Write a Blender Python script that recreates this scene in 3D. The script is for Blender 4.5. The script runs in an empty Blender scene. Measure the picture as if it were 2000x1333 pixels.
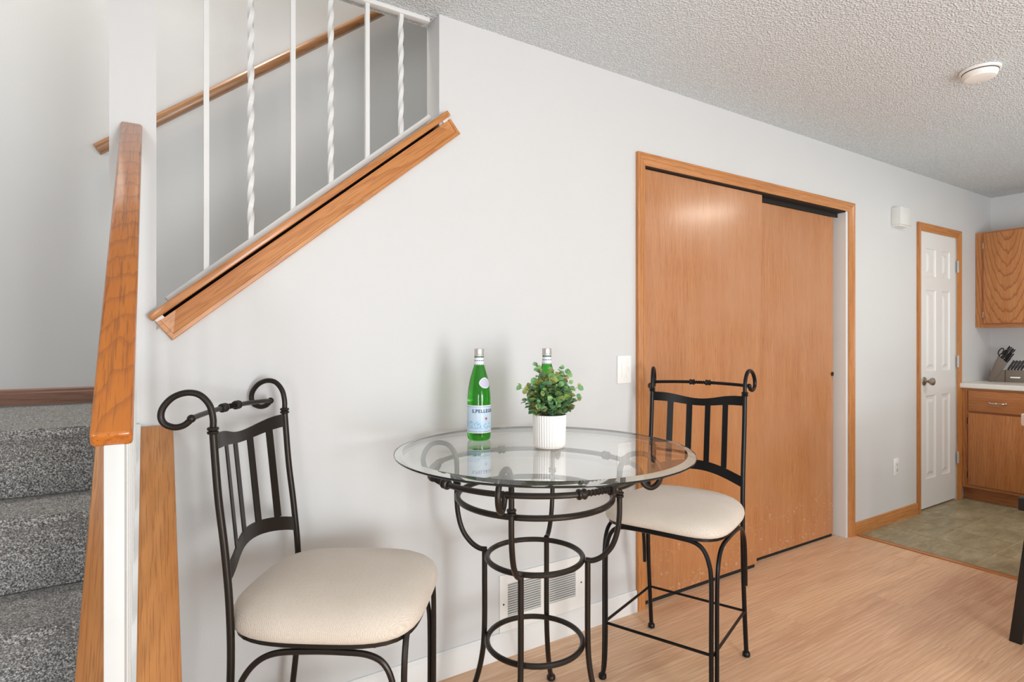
import bpy, bmesh, math, random
from mathutils import Vector, Matrix
random.seed(7)
S = bpy.context.scene
COL = S.collection
PI = math.pi
# ------------------------------------------------------------------ camera, world, lights, exposure
CAM = Vector((0.0, -1.914, 1.243))
cam_d = bpy.data.cameras.new('camera'); cam = bpy.data.objects.new('camera', cam_d); COL.objects.link(cam)
cam.location = CAM; cam.rotation_euler = (PI/2, 0, math.radians(57.7475-90))
cam_d.sensor_width = 36.0; cam_d.lens = 36.0*1115/2000; cam_d.shift_y = -0.00075; cam_d.clip_start = 0.02
S.camera = cam
S.view_settings.view_transform = 'Standard'; S.view_settings.look = 'None'
S.view_settings.gamma = 1.0; S.view_settings.use_curve_mapping = False
S.view_settings.exposure = -0.50
w = bpy.data.worlds.new('world'); S.world = w; w.use_nodes = True
w.node_tree.nodes['Background'].inputs[0].default_value = (0.93, 0.965, 1.0, 1)
w.node_tree.nodes['Background'].inputs[1].default_value = 0.92

def area(name, loc, target, size, power, color=(1, 1, 1), size_y=None, shape='RECTANGLE'):
    d = bpy.data.lights.new(name, 'AREA'); d.shape = shape; d.size = size
    if size_y: d.size_y = size_y
    d.energy = power; d.color = color
    o = bpy.data.objects.new(name, d); COL.objects.link(o); o.location = loc
    o.rotation_euler = (Vector(target)-Vector(loc)).to_track_quat('-Z', 'Y').to_euler()
    return o
area('patio_door_daylight', (0.95, -4.3, 0.75), (0.9, 0, 0.40), 0.9, 92, (0.95, 0.98, 1.0), 1.2)
area('side_window_daylight', (-1.45, -3.6, 1.0), (1.0, 0, 0.6), 0.6, 42, (0.94, 0.975, 1.0), 0.8)
area('fan_lamp', (0.95, -3.6, 2.0), (1.4, 0, 1.7), 0.4, 6, (1, 0.97, 0.93), shape='DISK')
area('ceiling_fill', (1.0, -3.3, 1.25), (1.5, -2.5, 2.44), 1.1, 29, (0.86, 0.94, 1.0), shape='DISK')  # unseen fill light, added to brighten the ceiling
area('ceiling_fill', (3.6, -3.0, 1.25), (3.9, -2.3, 2.44), 1.1, 29, (0.86, 0.94, 1.0), shape='DISK')  # second added fill, aimed up at the kitchen end of the ceiling
area('kitchen_ceiling_lamp', (4.25, -1.55, 2.40), (4.25, -1.55, 0), 0.55, 24, (1, 0.92, 0.8), shape='DISK')
area('kitchen_window_daylight', (4.6, -3.8, 1.6), (4.9, 0, 1.0), 1.2, 4, (1, 0.96, 0.92), 1.1)
area('stairwell_fill', (-0.35, 0.45, 4.6), (0.0, 0.9, 1.5), 0.7, 52, (1, 0.96, 0.9), shape='DISK')  # unseen light added to lift the dim stairwell walls

# ------------------------------------------------------------------ node helpers
def lin(c):
    return tuple((v/12.92 if v <= 0.04045 else ((v+0.055)/1.055)**2.4) for v in [x/255 for x in c])
def rgba(c): return (*lin(c), 1.0)
class NT:
    def __init__(s, name):
        s.m = bpy.data.materials.new(name); s.m.use_nodes = True; s.t = s.m.node_tree
        s.b = s.t.nodes['Principled BSDF']
    def n(s, typ, **kw):
        x = s.t.nodes.new(typ)
        for k, v in kw.items():
            if k in x.inputs: x.inputs[k].default_value = v
            else: setattr(x, k, v)
        return x
    def l(s, a, b): s.t.links.new(a, b)
    def coord(s, scale=(1, 1, 1), rot=(0, 0, 0), rand=False, space='Object', spread=37.0):
        tc = s.n('ShaderNodeTexCoord'); mp = s.n('ShaderNodeMapping')
        mp.inputs['Scale'].default_value = scale; mp.inputs['Rotation'].default_value = rot
        src = tc.outputs[space]
        if rand:
            oi = s.n('ShaderNodeObjectInfo'); mu = s.n('ShaderNodeMath', operation='MULTIPLY'); mu.inputs[1].default_value = spread
            s.l(oi.outputs['Random'], mu.inputs[0])
            ad = s.n('ShaderNodeVectorMath', operation='ADD'); s.l(src, ad.inputs[0]); s.l(mu.outputs[0], ad.inputs[1]); src = ad.outputs[0]
        s.l(src, mp.inputs['Vector']); return mp.outputs[0]
    def noise(s, vec, scale, detail=2, rough=0.5, dist=0.0):
        x = s.n('ShaderNodeTexNoise', Scale=scale, Detail=detail, Roughness=rough, Distortion=dist); s.l(vec, x.inputs['Vector']); return x.outputs['Fac']
    def ramp(s, fac, stops):
        r = s.n('ShaderNodeValToRGB'); e = r.color_ramp.elements
        while len(e) < len(stops): e.new(0.5)
        for i, (p, c) in enumerate(stops): e[i].position = p; e[i].color = c if len(c) == 4 else (*c, 1)
        s.l(fac, r.inputs[0]); return r.outputs[0]
    def mix(s, fac, a, b, mode='MIX'):
        x = s.n('ShaderNodeMix', data_type='RGBA', blend_type=mode)
        for sock, v in ((x.inputs[0], fac), (x.inputs[6], a), (x.inputs[7], b)):
            if hasattr(v, 'links'): s.l(v, sock)
            else: sock.default_value = v
        return x.outputs[2]
    def bump(s, h, strength, dist=0.01):
        x = s.n('ShaderNodeBump', Strength=strength, Distance=dist); s.l(h, x.inputs['Height']); s.l(x.outputs[0], s.b.inputs['Normal']); return x
    def set(s, **kw):
        for k, v in kw.items():
            k = k.replace('_', ' ')
            if hasattr(v, 'links'): s.l(v, s.b.inputs[k])
            else: s.b.inputs[k].default_value = v
        return s

def plain(name, c, rough=0.5, metal=0.0, **kw):
    t = NT(name); t.set(Roughness=rough, Metallic=metal)
    v = t.coord(); f = t.noise(v, 14, 3)
    a = rgba(c); b = rgba(tuple(min(255, x*1.04) for x in c))
    t.set(Base_Color=t.mix(f, a, b))
    for k, v in kw.items(): t.b.inputs[k.replace('_', ' ')].default_value = v
    return t.m

def paint(name, c, rough=0.6, bump=0.12, scale=160):
    t = NT(name); v = t.coord(); f = t.noise(v, 3, 3)
    c2 = tuple(x*0.985 for x in c)
    t.set(Base_Color=t.mix(f, rgba(c), rgba(c2)), Roughness=rough)
    h = t.noise(t.coord(), scale, 3); t.bump(h, bump, 0.002)
    return t.m

def oak(name, light, mid, dark, axis='X', rough=0.35, coat=0.0, bands=16.0, pores=0.45, cath=0.5, rand=True, bump=0.05, blotch=None, cen=(0.02, 0.015, 0.03), xs=0.075, dist=2.6, det=2.0, scuff=False):
    """oak with the grain along one local axis"""
    t = NT(name)
    rot = {'X': (0, 0, 0), 'Z': (0, PI/2, 0), 'Y': (0, 0, -PI/2)}[axis]
    v = t.coord(rot=rot, rand=rand, spread=0.12)
    def sc(x, y, z):
        mp = t.n('ShaderNodeMapping'); mp.inputs['Scale'].default_value = (x, y, z); t.l(v, mp.inputs['Vector']); return mp.outputs[0]
    wv = t.n('ShaderNodeTexWave', wave_type='RINGS', rings_direction='SPHERICAL', wave_profile='SAW', Scale=bands, Distortion=dist, Detail=det)
    wv.inputs['Detail Scale'].default_value = 2.5
    mo = t.n('ShaderNodeMapping'); mo.inputs['Scale'].default_value = (xs, 1.0, 1.0); mo.inputs['Location'].default_value = cen
    t.l(v, mo.inputs['Vector']); t.l(mo.outputs[0], wv.inputs['Vector'])
    w1 = t.ramp(wv.outputs['Fac'], [(0.0, (0.12, 0.12, 0.12)), (0.10, (0, 0, 0)), (0.70, (0.06, 0.06, 0.06)), (0.92, (0.7, 0.7, 0.7)), (0.985, (1, 1, 1))])
    n1 = t.noise(sc(1.2, 14, 14), 1.6, 4, 0.55)
    n2 = t.noise(sc(9, 260, 260), 1.0, 2, 0.7)
    base = t.mix(t.ramp(n1, [(0.3, (0, 0, 0)), (0.7, (1, 1, 1))]), rgba(light), rgba(mid))
    mlt = t.n('ShaderNodeMath', operation='MULTIPLY'); mlt.inputs[1].default_value = cath; t.l(w1, mlt.inputs[0])
    base = t.mix(mlt.outputs[0], base, rgba(dark))
    pf = t.ramp(n2, [(0.52, (0, 0, 0)), (0.62, (pores, pores, pores))])
    base = t.mix(pf, base, rgba(tuple(x*0.92 for x in dark)))
    if blotch:
        n3 = t.noise(sc(1, 1, 1), 2.3, 2); base = t.mix(t.ramp(n3, [(0.40, (0, 0, 0)), (0.7, (0.6, 0.6, 0.6))]), base, rgba(blotch))
    if scuff:   # chipped, worn finish low on the door
        tc = t.n('ShaderNodeTexCoord'); sp = t.n('ShaderNodeSeparateXYZ'); t.l(tc.outputs['Object'], sp.inputs[0])
        zr = t.n('ShaderNodeMapRange'); zr.inputs['From Min'].default_value = 0.10; zr.inputs['From Max'].default_value = 0.42; zr.inputs['To Min'].default_value = 1.0; zr.inputs['To Max'].default_value = 0.0
        t.l(sp.outputs['Z'], zr.inputs['Value'])
        sf = t.noise(t.coord(scale=(1, 1, 1.6)), 34, 5, 0.75); big = t.noise(t.coord(scale=(1, 1, 2.5)), 5, 2)
        a_ = t.n('ShaderNodeMath', operation='MULTIPLY'); t.l(t.ramp(sf, [(0.56, (0, 0, 0)), (0.62, (1, 1, 1))]), a_.inputs[0]); t.l(zr.outputs[0], a_.inputs[1])
        b_ = t.n('ShaderNodeMath', operation='MULTIPLY'); t.l(a_.outputs[0], b_.inputs[0]); t.l(t.ramp(big, [(0.48, (0, 0, 0)), (0.62, (0.75, 0.75, 0.75))]), b_.inputs[1])
        base = t.mix(b_.outputs[0], base, rgba((226, 204, 180)))
    t.set(Base_Color=base, Roughness=rough)
    if coat: t.set(Coat_Weight=coat, Coat_Roughness=0.17)
    if bump: t.bump(n2, bump, 0.001)
    return t.m

# ------------------------------------------------------------------ mesh helpers
class MB:
    def __init__(s): s.v = []; s.f = []; s.mi = []
    def add(s, vs, fs, mi=0):
        o = len(s.v); s.v += [tuple(p) for p in vs]; s.f += [tuple(i+o for i in f) for f in fs]; s.mi += [mi]*len(fs)
        return s
    def box(s, x0, x1, y0, y1, z0, z1, mi=0):
        vs = [(x, y, z) for z in (z0, z1) for y in (y0, y1) for x in (x0, x1)]
        return s.add(vs, [(0, 2, 3, 1), (4, 5, 7, 6), (0, 1, 5, 4), (2, 6, 7, 3), (0, 4, 6, 2), (1, 3, 7, 5)], mi)
    def prism(s, poly, axis, a, b, mi=0):
        """poly: 2-D points, extruded along axis ('x','y','z') from a to b"""
        n = len(poly)
        def P(p, t): return {'x': (t, p[0], p[1]), 'y': (p[0], t, p[1]), 'z': (p[0], p[1], t)}[axis]
        vs = [P(p, a) for p in poly]+[P(p, b) for p in poly]
        fs = [tuple(range(n))[::-1], tuple(range(n, 2*n))]+[(i, (i+1) % n, n+(i+1) % n, n+i) for i in range(n)]
        return s.add(vs, fs, mi)
    def tube(s, pts, r, seg=10, closed=False, twist=0.0, rfun=None, mi=0, up=None, ang0=0.0):
        pts = [Vector(p) for p in pts]; n = len(pts)
        T = []
        for i in range(n):
            a = pts[(i-1) % n] if (closed or i) else pts[i]; b = pts[(i+1) % n] if (closed or i < n-1) else pts[i]
            T.append((b-a).normalized())
        u = Vector(up) if up else (Vector((0, 0, 1)) if abs(T[0].z) < 0.9 else Vector((1, 0, 0)))
        u = (u-T[0]*u.dot(T[0])).normalized(); vs = []
        acc = 0.0
        for i in range(n):
            if i: acc += (pts[i]-pts[i-1]).length
            u = (u-T[i]*u.dot(T[i])).normalized(); w_ = T[i].cross(u)
            rr = r if rfun is None else rfun(i/(n-1))
            for k in range(seg):
                a = ang0+2*PI*k/seg+twist*acc
                vs.append(pts[i]+(u*math.cos(a)+w_*math.sin(a))*rr)
        fs = []
        for i in range(n if closed else n-1):
            j = (i+1) % n
            for k in range(seg):
                k2 = (k+1) % seg; fs.append((i*seg+k, i*seg+k2, j*seg+k2, j*seg+k))
        if not closed: fs += [tuple(range(seg))[::-1], tuple(range((n-1)*seg, n*seg))]
        return s.add(vs, fs, mi)
    def lathe(s, prof, seg=32, c=(0, 0, 0), mi=0, rmod=None):
        """prof: (r, z) from bottom to top, about local z; r=0 closes"""
        vs = []; fs = []; c = Vector(c); rings = []
        for r, z in prof:
            if r < 1e-6: rings.append([len(vs)]); vs.append(c+Vector((0, 0, z)))
            else:
                ids = []
                for k in range(seg):
                    a = 2*PI*k/seg; rr = r*(rmod(a, z) if rmod else 1); ids.append(len(vs)); vs.append(c+Vector((rr*math.cos(a), rr*math.sin(a), z)))
                rings.append(ids)
        for A, B in zip(rings, rings[1:]):
            for k in range(seg):
                k2 = (k+1) % seg
                if len(A) == 1 and len(B) == 1: continue
                if len(A) == 1: fs.append((A[0], B[k2], B[k]))
                elif len(B) == 1: fs.append((A[k], A[k2], B[0]))
                else: fs.append((A[k], A[k2], B[k2], B[k]))
        return s.add(vs, fs, mi)
    def torus(s, c, R, r, normal=(0, 0, 1), seg=24, ring=8, mi=0):
        c = Vector(c); nrm = Vector(normal).normalized(); u = nrm.orthogonal().normalized(); w_ = nrm.cross(u)
        pts = [c+(u*math.cos(2*PI*k/seg)+w_*math.sin(2*PI*k/seg))*R for k in range(seg)]
        return s.tube(pts, r, ring, closed=True, up=nrm, mi=mi)
    def sphere(s, c, r, seg=14, sz=1.0, mi=0):
        n = seg//2
        return s.lathe([(r*math.sin(PI*i/n), -r*sz*math.cos(PI*i/n)) for i in range(n+1)], seg, c, mi)
    def build(s, name, mat, parent=None, loc=(0, 0, 0), rot=(0, 0, 0), smooth=True, bevel=0.0, angle=35, bseg=2):
        me = bpy.data.meshes.new(name); me.from_pydata(s.v, [], s.f); me.validate(); me.update()
        for m in (mat if isinstance(mat, (list, tuple)) else [mat]): me.materials.append(m)
        if any(s.mi): me.polygons.foreach_set('material_index', s.mi[:len(me.polygons)])
        bm = bmesh.new(); bm.from_mesh(me)
        if bevel:
            es = [e for e in bm.edges if len(e.link_faces) == 2 and e.calc_face_angle(0) > math.radians(30)]
            bmesh.ops.bevel(bm, geom=es, offset=bevel, segments=bseg, profile=0.5, affect='EDGES', clamp_overlap=True)
        bmesh.ops.recalc_face_normals(bm, faces=bm.faces); bm.to_mesh(me); bm.free()
        if smooth:
            me.shade_smooth(); me.set_sharp_from_angle(angle=math.radians(angle))
        o = bpy.data.objects.new(name, me); COL.objects.link(o); o.location = loc; o.rotation_euler = rot
        if parent: o.parent = parent
        return o
def B(x0, x1, y0, y1, z0, z1): return MB().box(x0, x1, y0, y1, z0, z1)
def spline(pts, n=8, closed=False):
    P = [Vector(p) for p in pts]; out = []; N = len(P)
    rng = range(N if closed else N-1)
    for i in rng:
        p1, p2 = P[i], P[(i+1) % N]
        p0 = P[i-1] if (closed or i) else p1*2-p2
        p3 = P[(i+2) % N] if (closed or i < N-2) else p2*2-p1
        for k in range(n):
            t = k/n
            out.append(0.5*((2*p1)+(p2-p0)*t+(2*p0-5*p1+4*p2-p3)*t*t+(3*p1-p0-3*p2+p3)*t**3))
    if not closed: out.append(P[-1])
    return out
def tag(o, label=None, cat=None, group=None, kind=None):
    if label: o['label'] = label
    if cat: o['category'] = cat
    if group: o['group'] = group
    if kind: o['kind'] = kind
    return o
def thing(name, label, cat, loc=(0, 0, 0), rotz=0.0, group=None, kind=None):
    o = bpy.data.objects.new(name, None); COL.objects.link(o); o.location = loc; o.rotation_euler = (0, 0, rotz); o.empty_display_size = 0.1
    return tag(o, label, cat, group, kind)
def kids(o): return [c for c in bpy.data.objects if c.parent == o]
def copy_tree(o, parent=None):
    c = o.copy(); COL.objects.link(c)
    if parent: c.parent = parent
    for ch in list(o.children): copy_tree(ch, c)
    return c
def inst(src, parent, loc, rot=None, name=None):
    o = bpy.data.objects.new(name or src.name.split('.')[0], src.data); COL.objects.link(o); o.location = loc
    if rot is not None: o.rotation_euler = rot
    if parent: o.parent = parent
    return o

# ------------------------------------------------------------------ materials
M = {}
M['wall'] = paint('wall_paint', (217, 217, 216))
M['white'] = paint('white_trim_paint', (236, 235, 232), 0.4, 0.03)
M['white_metal'] = plain('white_enamel_metal', (224, 224, 222), 0.35)
M['dimmed_enamel'] = plain('dimmed_white_enamel', (200, 200, 197), 0.45)  # same white enamel, darkened in colour where the lights overexpose it
M['chime'] = plain('aged_white_plastic', (220, 220, 215), 0.4)
M['throat'] = plain('grey_duct', (160, 158, 155), 0.8)
M['plastic'] = plain('white_plastic', (238, 237, 233), 0.35)
M['iron'] = plain('bronze_black_iron', (49, 43, 38), 0.34, 0.6)
M['black_iron'] = plain('satin_black_iron', (24, 23, 24), 0.33, 0.5)
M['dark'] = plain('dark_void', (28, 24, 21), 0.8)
M['nickel'] = plain('satin_nickel', (176, 168, 156), 0.28, 1.0)
M['steel'] = plain('bright_steel', (205, 203, 200), 0.22, 1.0)
OL, OM_, OD = (208, 144, 84), (192, 124, 64), (156, 90, 40)
M['oak_x'] = oak('honey_oak_lengthwise', OL, OM_, OD, 'X', 0.32, 0.25)
M['oak_z'] = oak('honey_oak_upright', OL, OM_, OD, 'Z', 0.32, 0.25)
M['oak_y'] = oak('honey_oak_crosswise', OL, OM_, OD, 'Y', 0.32, 0.25)
M['rail_oak'] = oak('orange_oak_rail', (198, 118, 40), (184, 102, 30), (140, 80, 38), 'X', 0.22, 0.5, bands=20, pores=0.6, cath=0.55, cen=(0.34, 0.0, 0.02), xs=0.25)
M['old_oak'] = oak('brown_oak_rail', (182, 132, 88), (166, 114, 70), (122, 80, 46), 'X', 0.35, 0.2)
M['base_oak'] = oak('brown_red_oak', (150, 104, 80), (134, 88, 66), (104, 66, 48), 'X', 0.45, 0.0)
M['door_oak'] = oak('closet_door_oak', (196, 136, 86), (184, 120, 70), (160, 96, 50), 'Z', 0.30, 0.35, bands=20.0, pores=0.5, cath=0.3, cen=(0.0, 0.3, 0.03), scuff=True, blotch=(192, 138, 98))
M['cab_z'] = oak('cabinet_oak_upright', (200, 136, 82), (186, 118, 64), (138, 80, 40), 'Z', 0.38, 0.1, bands=17, cath=0.85, pores=0.3, cen=(-0.21, 0.19, 0.02), xs=0.2)
M['cab_plain'] = oak('cabinet_oak_straight', (196, 130, 74), (182, 112, 58), (138, 80, 40), 'Z', 0.38, 0.1, bands=20, cath=0.35, pores=0.4, cen=(0.1, 0.45, 0.02), xs=0.1)
M['cab_y'] = oak('cabinet_oak_crosswise', (192, 128, 74), (178, 110, 58), (132, 74, 36), 'Y', 0.38, 0.1, bands=15, cath=0.4)
M['black_wood'] = plain('black_painted_wood', (22, 20, 19), 0.4)

def popcorn():
    t = NT('popcorn_ceiling'); v = t.coord()
    vo = t.n('ShaderNodeTexVoronoi', feature='SMOOTH_F1', Scale=125.0); vo.inputs['Smoothness'].default_value = 0.3; t.l(v, vo.inputs['Vector']); b_ = t.noise(v, 45, 3)
    f = t.ramp(vo.outputs['Distance'], [(0.12, (1, 1, 1)), (0.62, (0, 0, 0))])
    t.set(Base_Color=t.mix(f, rgba((208, 214, 217)), rgba((246, 251, 253))), Roughness=0.95)
    ad = t.n('ShaderNodeMath', operation='MULTIPLY_ADD'); ad.inputs[1].default_value = 0.4; t.l(b_, ad.inputs[0]); t.l(f, ad.inputs[2])
    t.bump(ad.outputs[0], 0.8, 0.006); return t.m
M['popcorn'] = popcorn()

def carpet():
    t = NT('grey_fleck_carpet'); v = t.coord()
    a = t.noise(v, 250, 3, 0.75); b_ = t.noise(v, 110, 3, 0.6); c_ = t.noise(v, 9, 2)
    col = t.ramp(a, [(0.39, lin((56, 55, 55))), (0.50, lin((164, 161, 157))), (0.59, lin((246, 243, 238)))])
    col = t.mix(t.ramp(b_, [(0.40, (0.5, 0.5, 0.5)), (0.55, (0, 0, 0))]), col, rgba((84, 82, 82)))
    col = t.mix(t.ramp(c_, [(0.45, (0, 0, 0)), (0.75, (0.25, 0.25, 0.25))]), col, rgba((160, 148, 136)))
    t.set(Base_Color=col, Roughness=1.0, Sheen_Weight=0.3); t.bump(a, 0.9, 0.006); return t.m
M['carpet'] = carpet()

def laminate():
    t = NT('pale_oak_laminate'); v = t.coord(rand=True)
    def sc(x, y, z):
        mp = t.n('ShaderNodeMapping'); mp.inputs['Scale'].default_value = (x, y, z); t.l(v, mp.inputs['Vector']); return mp.outputs[0]
    n1 = t.noise(sc(0.9, 7, 7), 1.4, 4, 0.55, 0.6); n2 = t.noise(sc(4, 130, 130), 1.0, 3, 0.65)
    wv = t.n('ShaderNodeTexWave', wave_type='BANDS', bands_direction='Y', wave_profile='SAW', Scale=16, Distortion=9, Detail=3)
    wv.inputs['Detail Scale'].default_value = 0.8; t.l(sc(0.22, 1, 1), wv.inputs['Vector'])
    oi = t.n('ShaderNodeObjectInfo')
    tone = t.ramp(oi.outputs['Random'], [(0.0, lin((226, 184, 148))), (1.0, lin((236, 196, 156)))])
    col = t.mix(t.ramp(n1, [(0.44, (0, 0, 0)), (0.68, (0.85, 0.85, 0.85))]), tone, rgba((206, 160, 126)))
    col = t.mix(t.ramp(wv.outputs['Fac'], [(0.55, (0, 0, 0)), (1.0, (0.5, 0.5, 0.5))]), col, rgba((198, 152, 116)))
    col = t.mix(t.ramp(n2, [(0.5, (0, 0, 0)), (0.66, (0.55, 0.55, 0.55))]), col, rgba((246, 216, 184)))
    t.set(Base_Color=col, Roughness=0.42); t.bump(n2, 0.05, 0.002); return t.m
M['laminate'] = laminate()

def tile():
    t = NT('olive_slate_tile'); v = t.coord(rand=True)
    def sc(x, y, z):
        mp = t.n('ShaderNodeMapping'); mp.inputs['Scale'].default_value = (x, y, z); t.l(v, mp.inputs['Vector']); return mp.outputs[0]
    n1 = t.noise(sc(5, 16, 8), 1.0, 5, 0.65, 0.8); n2 = t.noise(sc(30, 70, 40), 1.0, 3)
    col = t.ramp(n1, [(0.3, lin((136, 127, 100))), (0.5, lin((160, 150, 121))), (0.72, lin((184, 174, 146)))])
    col = t.mix(t.ramp(n2, [(0.45, (0, 0, 0)), (0.75, (0.4, 0.4, 0.4))]), col, rgba((130, 114, 82)))
    t.set(Base_Color=col, Roughness=0.42); t.bump(n2, 0.1, 0.002); return t.m
M['tile'] = tile()
M['grout'] = plain('grout', (186, 164, 134), 0.9)

def fabric():
    t = NT('beige_herringbone_weave'); tc = t.n('ShaderNodeTexCoord')
    # basket-herringbone: strips of alternating direction
    def chk(sx, sy):
        mp = t.n('ShaderNodeMapping'); mp.inputs['Scale'].default_value = (sx, sy, 1); mp.inputs['Rotation'].default_value = (0, 0, 0.78)
        t.l(tc.outputs['Object'], mp.inputs['Vector']); return mp.outputs[0]
    c = t.n('ShaderNodeTexChecker', Scale=100.0); t.l(chk(1, 1), c.inputs['Vector'])
    wa = t.n('ShaderNodeTexWave', wave_type='BANDS', bands_direction='X', Scale=100); t.l(chk(1, 1), wa.inputs['Vector'])
    wb = t.n('ShaderNodeTexWave', wave_type='BANDS', bands_direction='Y', Scale=100); t.l(chk(1, 1), wb.inputs['Vector'])
    pat = t.mix(c.outputs['Fac'], wa.outputs['Color'], wb.outputs['Color'])
    fz = t.noise(t.coord(), 520, 2); spk = t.noise(t.coord(), 7, 2)
    col = t.mix(pat, rgba((204, 190, 174)), rgba((224, 210, 194)))
    col = t.mix(t.ramp(fz, [(0.4, (0, 0, 0)), (0.7, (0.5, 0.5, 0.5))]), col, rgba((232, 222, 210)))
    col = t.mix(t.ramp(spk, [(0.4, (0, 0, 0)), (0.8, (0.4, 0.4, 0.4))]), col, rgba((206, 186, 168)))
    t.set(Base_Color=col, Roughness=0.95, Sheen_Weight=0.25)
    mx = t.mix(0.5, pat, fz); t.bump(mx, 0.35, 0.002); return t.m
M['fabric'] = fabric()

def thin_glass():
    t = NT('clear_table_glass'); t.t.nodes.remove(t.b)
    fr = t.n('ShaderNodeFresnel', IOR=1.5); ge = t.n('ShaderNodeNewGeometry')
    io = t.n('ShaderNodeMath', operation='MULTIPLY_ADD'); io.inputs[1].default_value = -0.83333; io.inputs[2].default_value = 1.5
    t.l(ge.outputs['Backfacing'], io.inputs[0]); t.l(io.outputs[0], fr.inputs['IOR']); tr = t.n('ShaderNodeBsdfTransparent'); tr.inputs[0].default_value = (0.985, 0.998, 0.992, 1)
    gl = t.n('ShaderNodeBsdfGlossy'); gl.inputs['Roughness'].default_value = 0.0; gl.inputs['Color'].default_value = (1, 1, 1, 1)
    mx = t.n('ShaderNodeMixShader'); t.l(fr.outputs[0], mx.inputs[0]); t.l(tr.outputs[0], mx.inputs[1]); t.l(gl.outputs[0], mx.inputs[2])
    t.l(mx.outputs[0], t.t.nodes['Material Output'].inputs[0]); return t.m
M['glass'] = thin_glass()
def bevel_glass():
    t = NT('bevelled_glass'); t.set(Base_Color=(0.93, 0.97, 0.955, 1), Roughness=0.0, Transmission_Weight=1.0, IOR=1.10); return t.m
M['bevel_glass'] = bevel_glass()
M['glass_edge'] = plain('dark_green_glass_edge', (16, 26, 25), 0.08)
M['glass_edge'].node_tree.nodes['Principled BSDF'].inputs['Transmission Weight'].default_value = 0.1

def green_glass():
    t = NT('green_bottle_glass')
    t.set(Base_Color=(0.055, 0.46, 0.035, 1), Roughness=0.02, Transmission_Weight=1.0, IOR=1.40)
    v = t.coord(); t.bump(t.noise(v, 40, 1), 0.02, 0.001); return t.m
M['green_glass'] = green_glass()

def label_mat():
    t = NT('pale_blue_paper_label'); v = t.coord(); tc = t.n('ShaderNodeTexCoord'); sp = t.n('ShaderNodeSeparateXYZ'); t.l(tc.outputs['Object'], sp.inputs[0])
    z = sp.outputs['Z']
    def band(a, b):
        g = t.n('ShaderNodeMath', operation='GREATER_THAN'); g.inputs[1].default_value = a; t.l(z, g.inputs[0])
        h = t.n('ShaderNodeMath', operation='LESS_THAN'); h.inputs[1].default_value = b; t.l(z, h.inputs[0])
        m_ = t.n('ShaderNodeMath', operation='MULTIPLY'); t.l(g.outputs[0], m_.inputs[0]); t.l(h.outputs[0], m_.inputs[1]); return m_.outputs[0]
    sk = t.ramp(t.noise(v, 150, 4, 0.7), [(0.50, (0, 0, 0)), (0.60, (1, 1, 1))])
    fld = t.mix(t.noise(v, 30, 2), rgba((188, 212, 232)), rgba((206, 224, 238)))
    m2 = t.n('ShaderNodeMath', operation='MULTIPLY'); t.l(sk, m2.inputs[0]); t.l(band(0.040, 0.066), m2.inputs[1])
    fld = t.mix(m2.outputs[0], fld, rgba((112, 182, 222)))
    fld = t.mix(band(0.0335, 0.037), fld, rgba((196, 214, 236)))
    for a, b, c in ((0.0, 0.0300, (240, 242, 244)), (0.0300, 0.0318, (112, 120, 172)), (0.1115, 0.1132, (128, 136, 184)), (0.1132, 1, (240, 242, 244))):
        fld = t.mix(band(a, b), fld, rgba(c))
    t.set(Base_Color=fld, Roughness=0.35); return t.m
M['label'] = label_mat()
M['paper'] = plain('white_paper', (232, 232, 236), 0.45)
M['lavender'] = plain('lavender_paper', (196, 196, 214), 0.45)
M['ink'] = plain('navy_ink', (34, 44, 92), 0.5)
M['red'] = plain('red_ink', (196, 62, 60), 0.5)
M['greenink'] = plain('green_ink', (46, 110, 62), 0.5)
M['cap'] = plain('silver_cap', (206, 196, 190), 0.35, 0.7)
M['ceramic'] = plain('white_matte_ceramic', (240, 239, 236), 0.45)
def leafmat(name, a, b, c):
    t = NT(name); v = t.coord(); oi = t.n('ShaderNodeObjectInfo')
    col = t.ramp(oi.outputs['Random'], [(0.0, lin(a)), (0.5, lin(b)), (1.0, lin(c))])
    col = t.mix(t.ramp(t.noise(v, 60, 2), [(0.4, (0, 0, 0)), (0.8, (0.35, 0.35, 0.35))]), col, rgba((176, 186, 104)))
    t.set(Base_Color=col, Roughness=0.5, Subsurface_Weight=0.0); return t.m
M['leaf_a'] = leafmat('leaf_green', (88, 146, 104), (112, 164, 102), (142, 180, 110))
M['leaf_b'] = leafmat('leaf_yellow', (150, 168, 82), (176, 182, 98), (120, 150, 84))
M['leaf_c'] = leafmat('leaf_olive', (120, 112, 62), (104, 124, 76), (140, 126, 78))
M['leaf_d'] = leafmat('leaf_deep_green', (70, 126, 92), (98, 150, 98), (132, 168, 104))
M['stem'] = plain('brown_stem', (118, 98, 60), 0.7)
M['laminate_top'] = plain('white_laminate', (232, 229, 223), 0.3)
M['block'] = plain('taupe_knife_block', (112, 98, 86), 0.55)
M['handle'] = plain('black_resin_handle', (26, 23, 22), 0.3)

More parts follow.
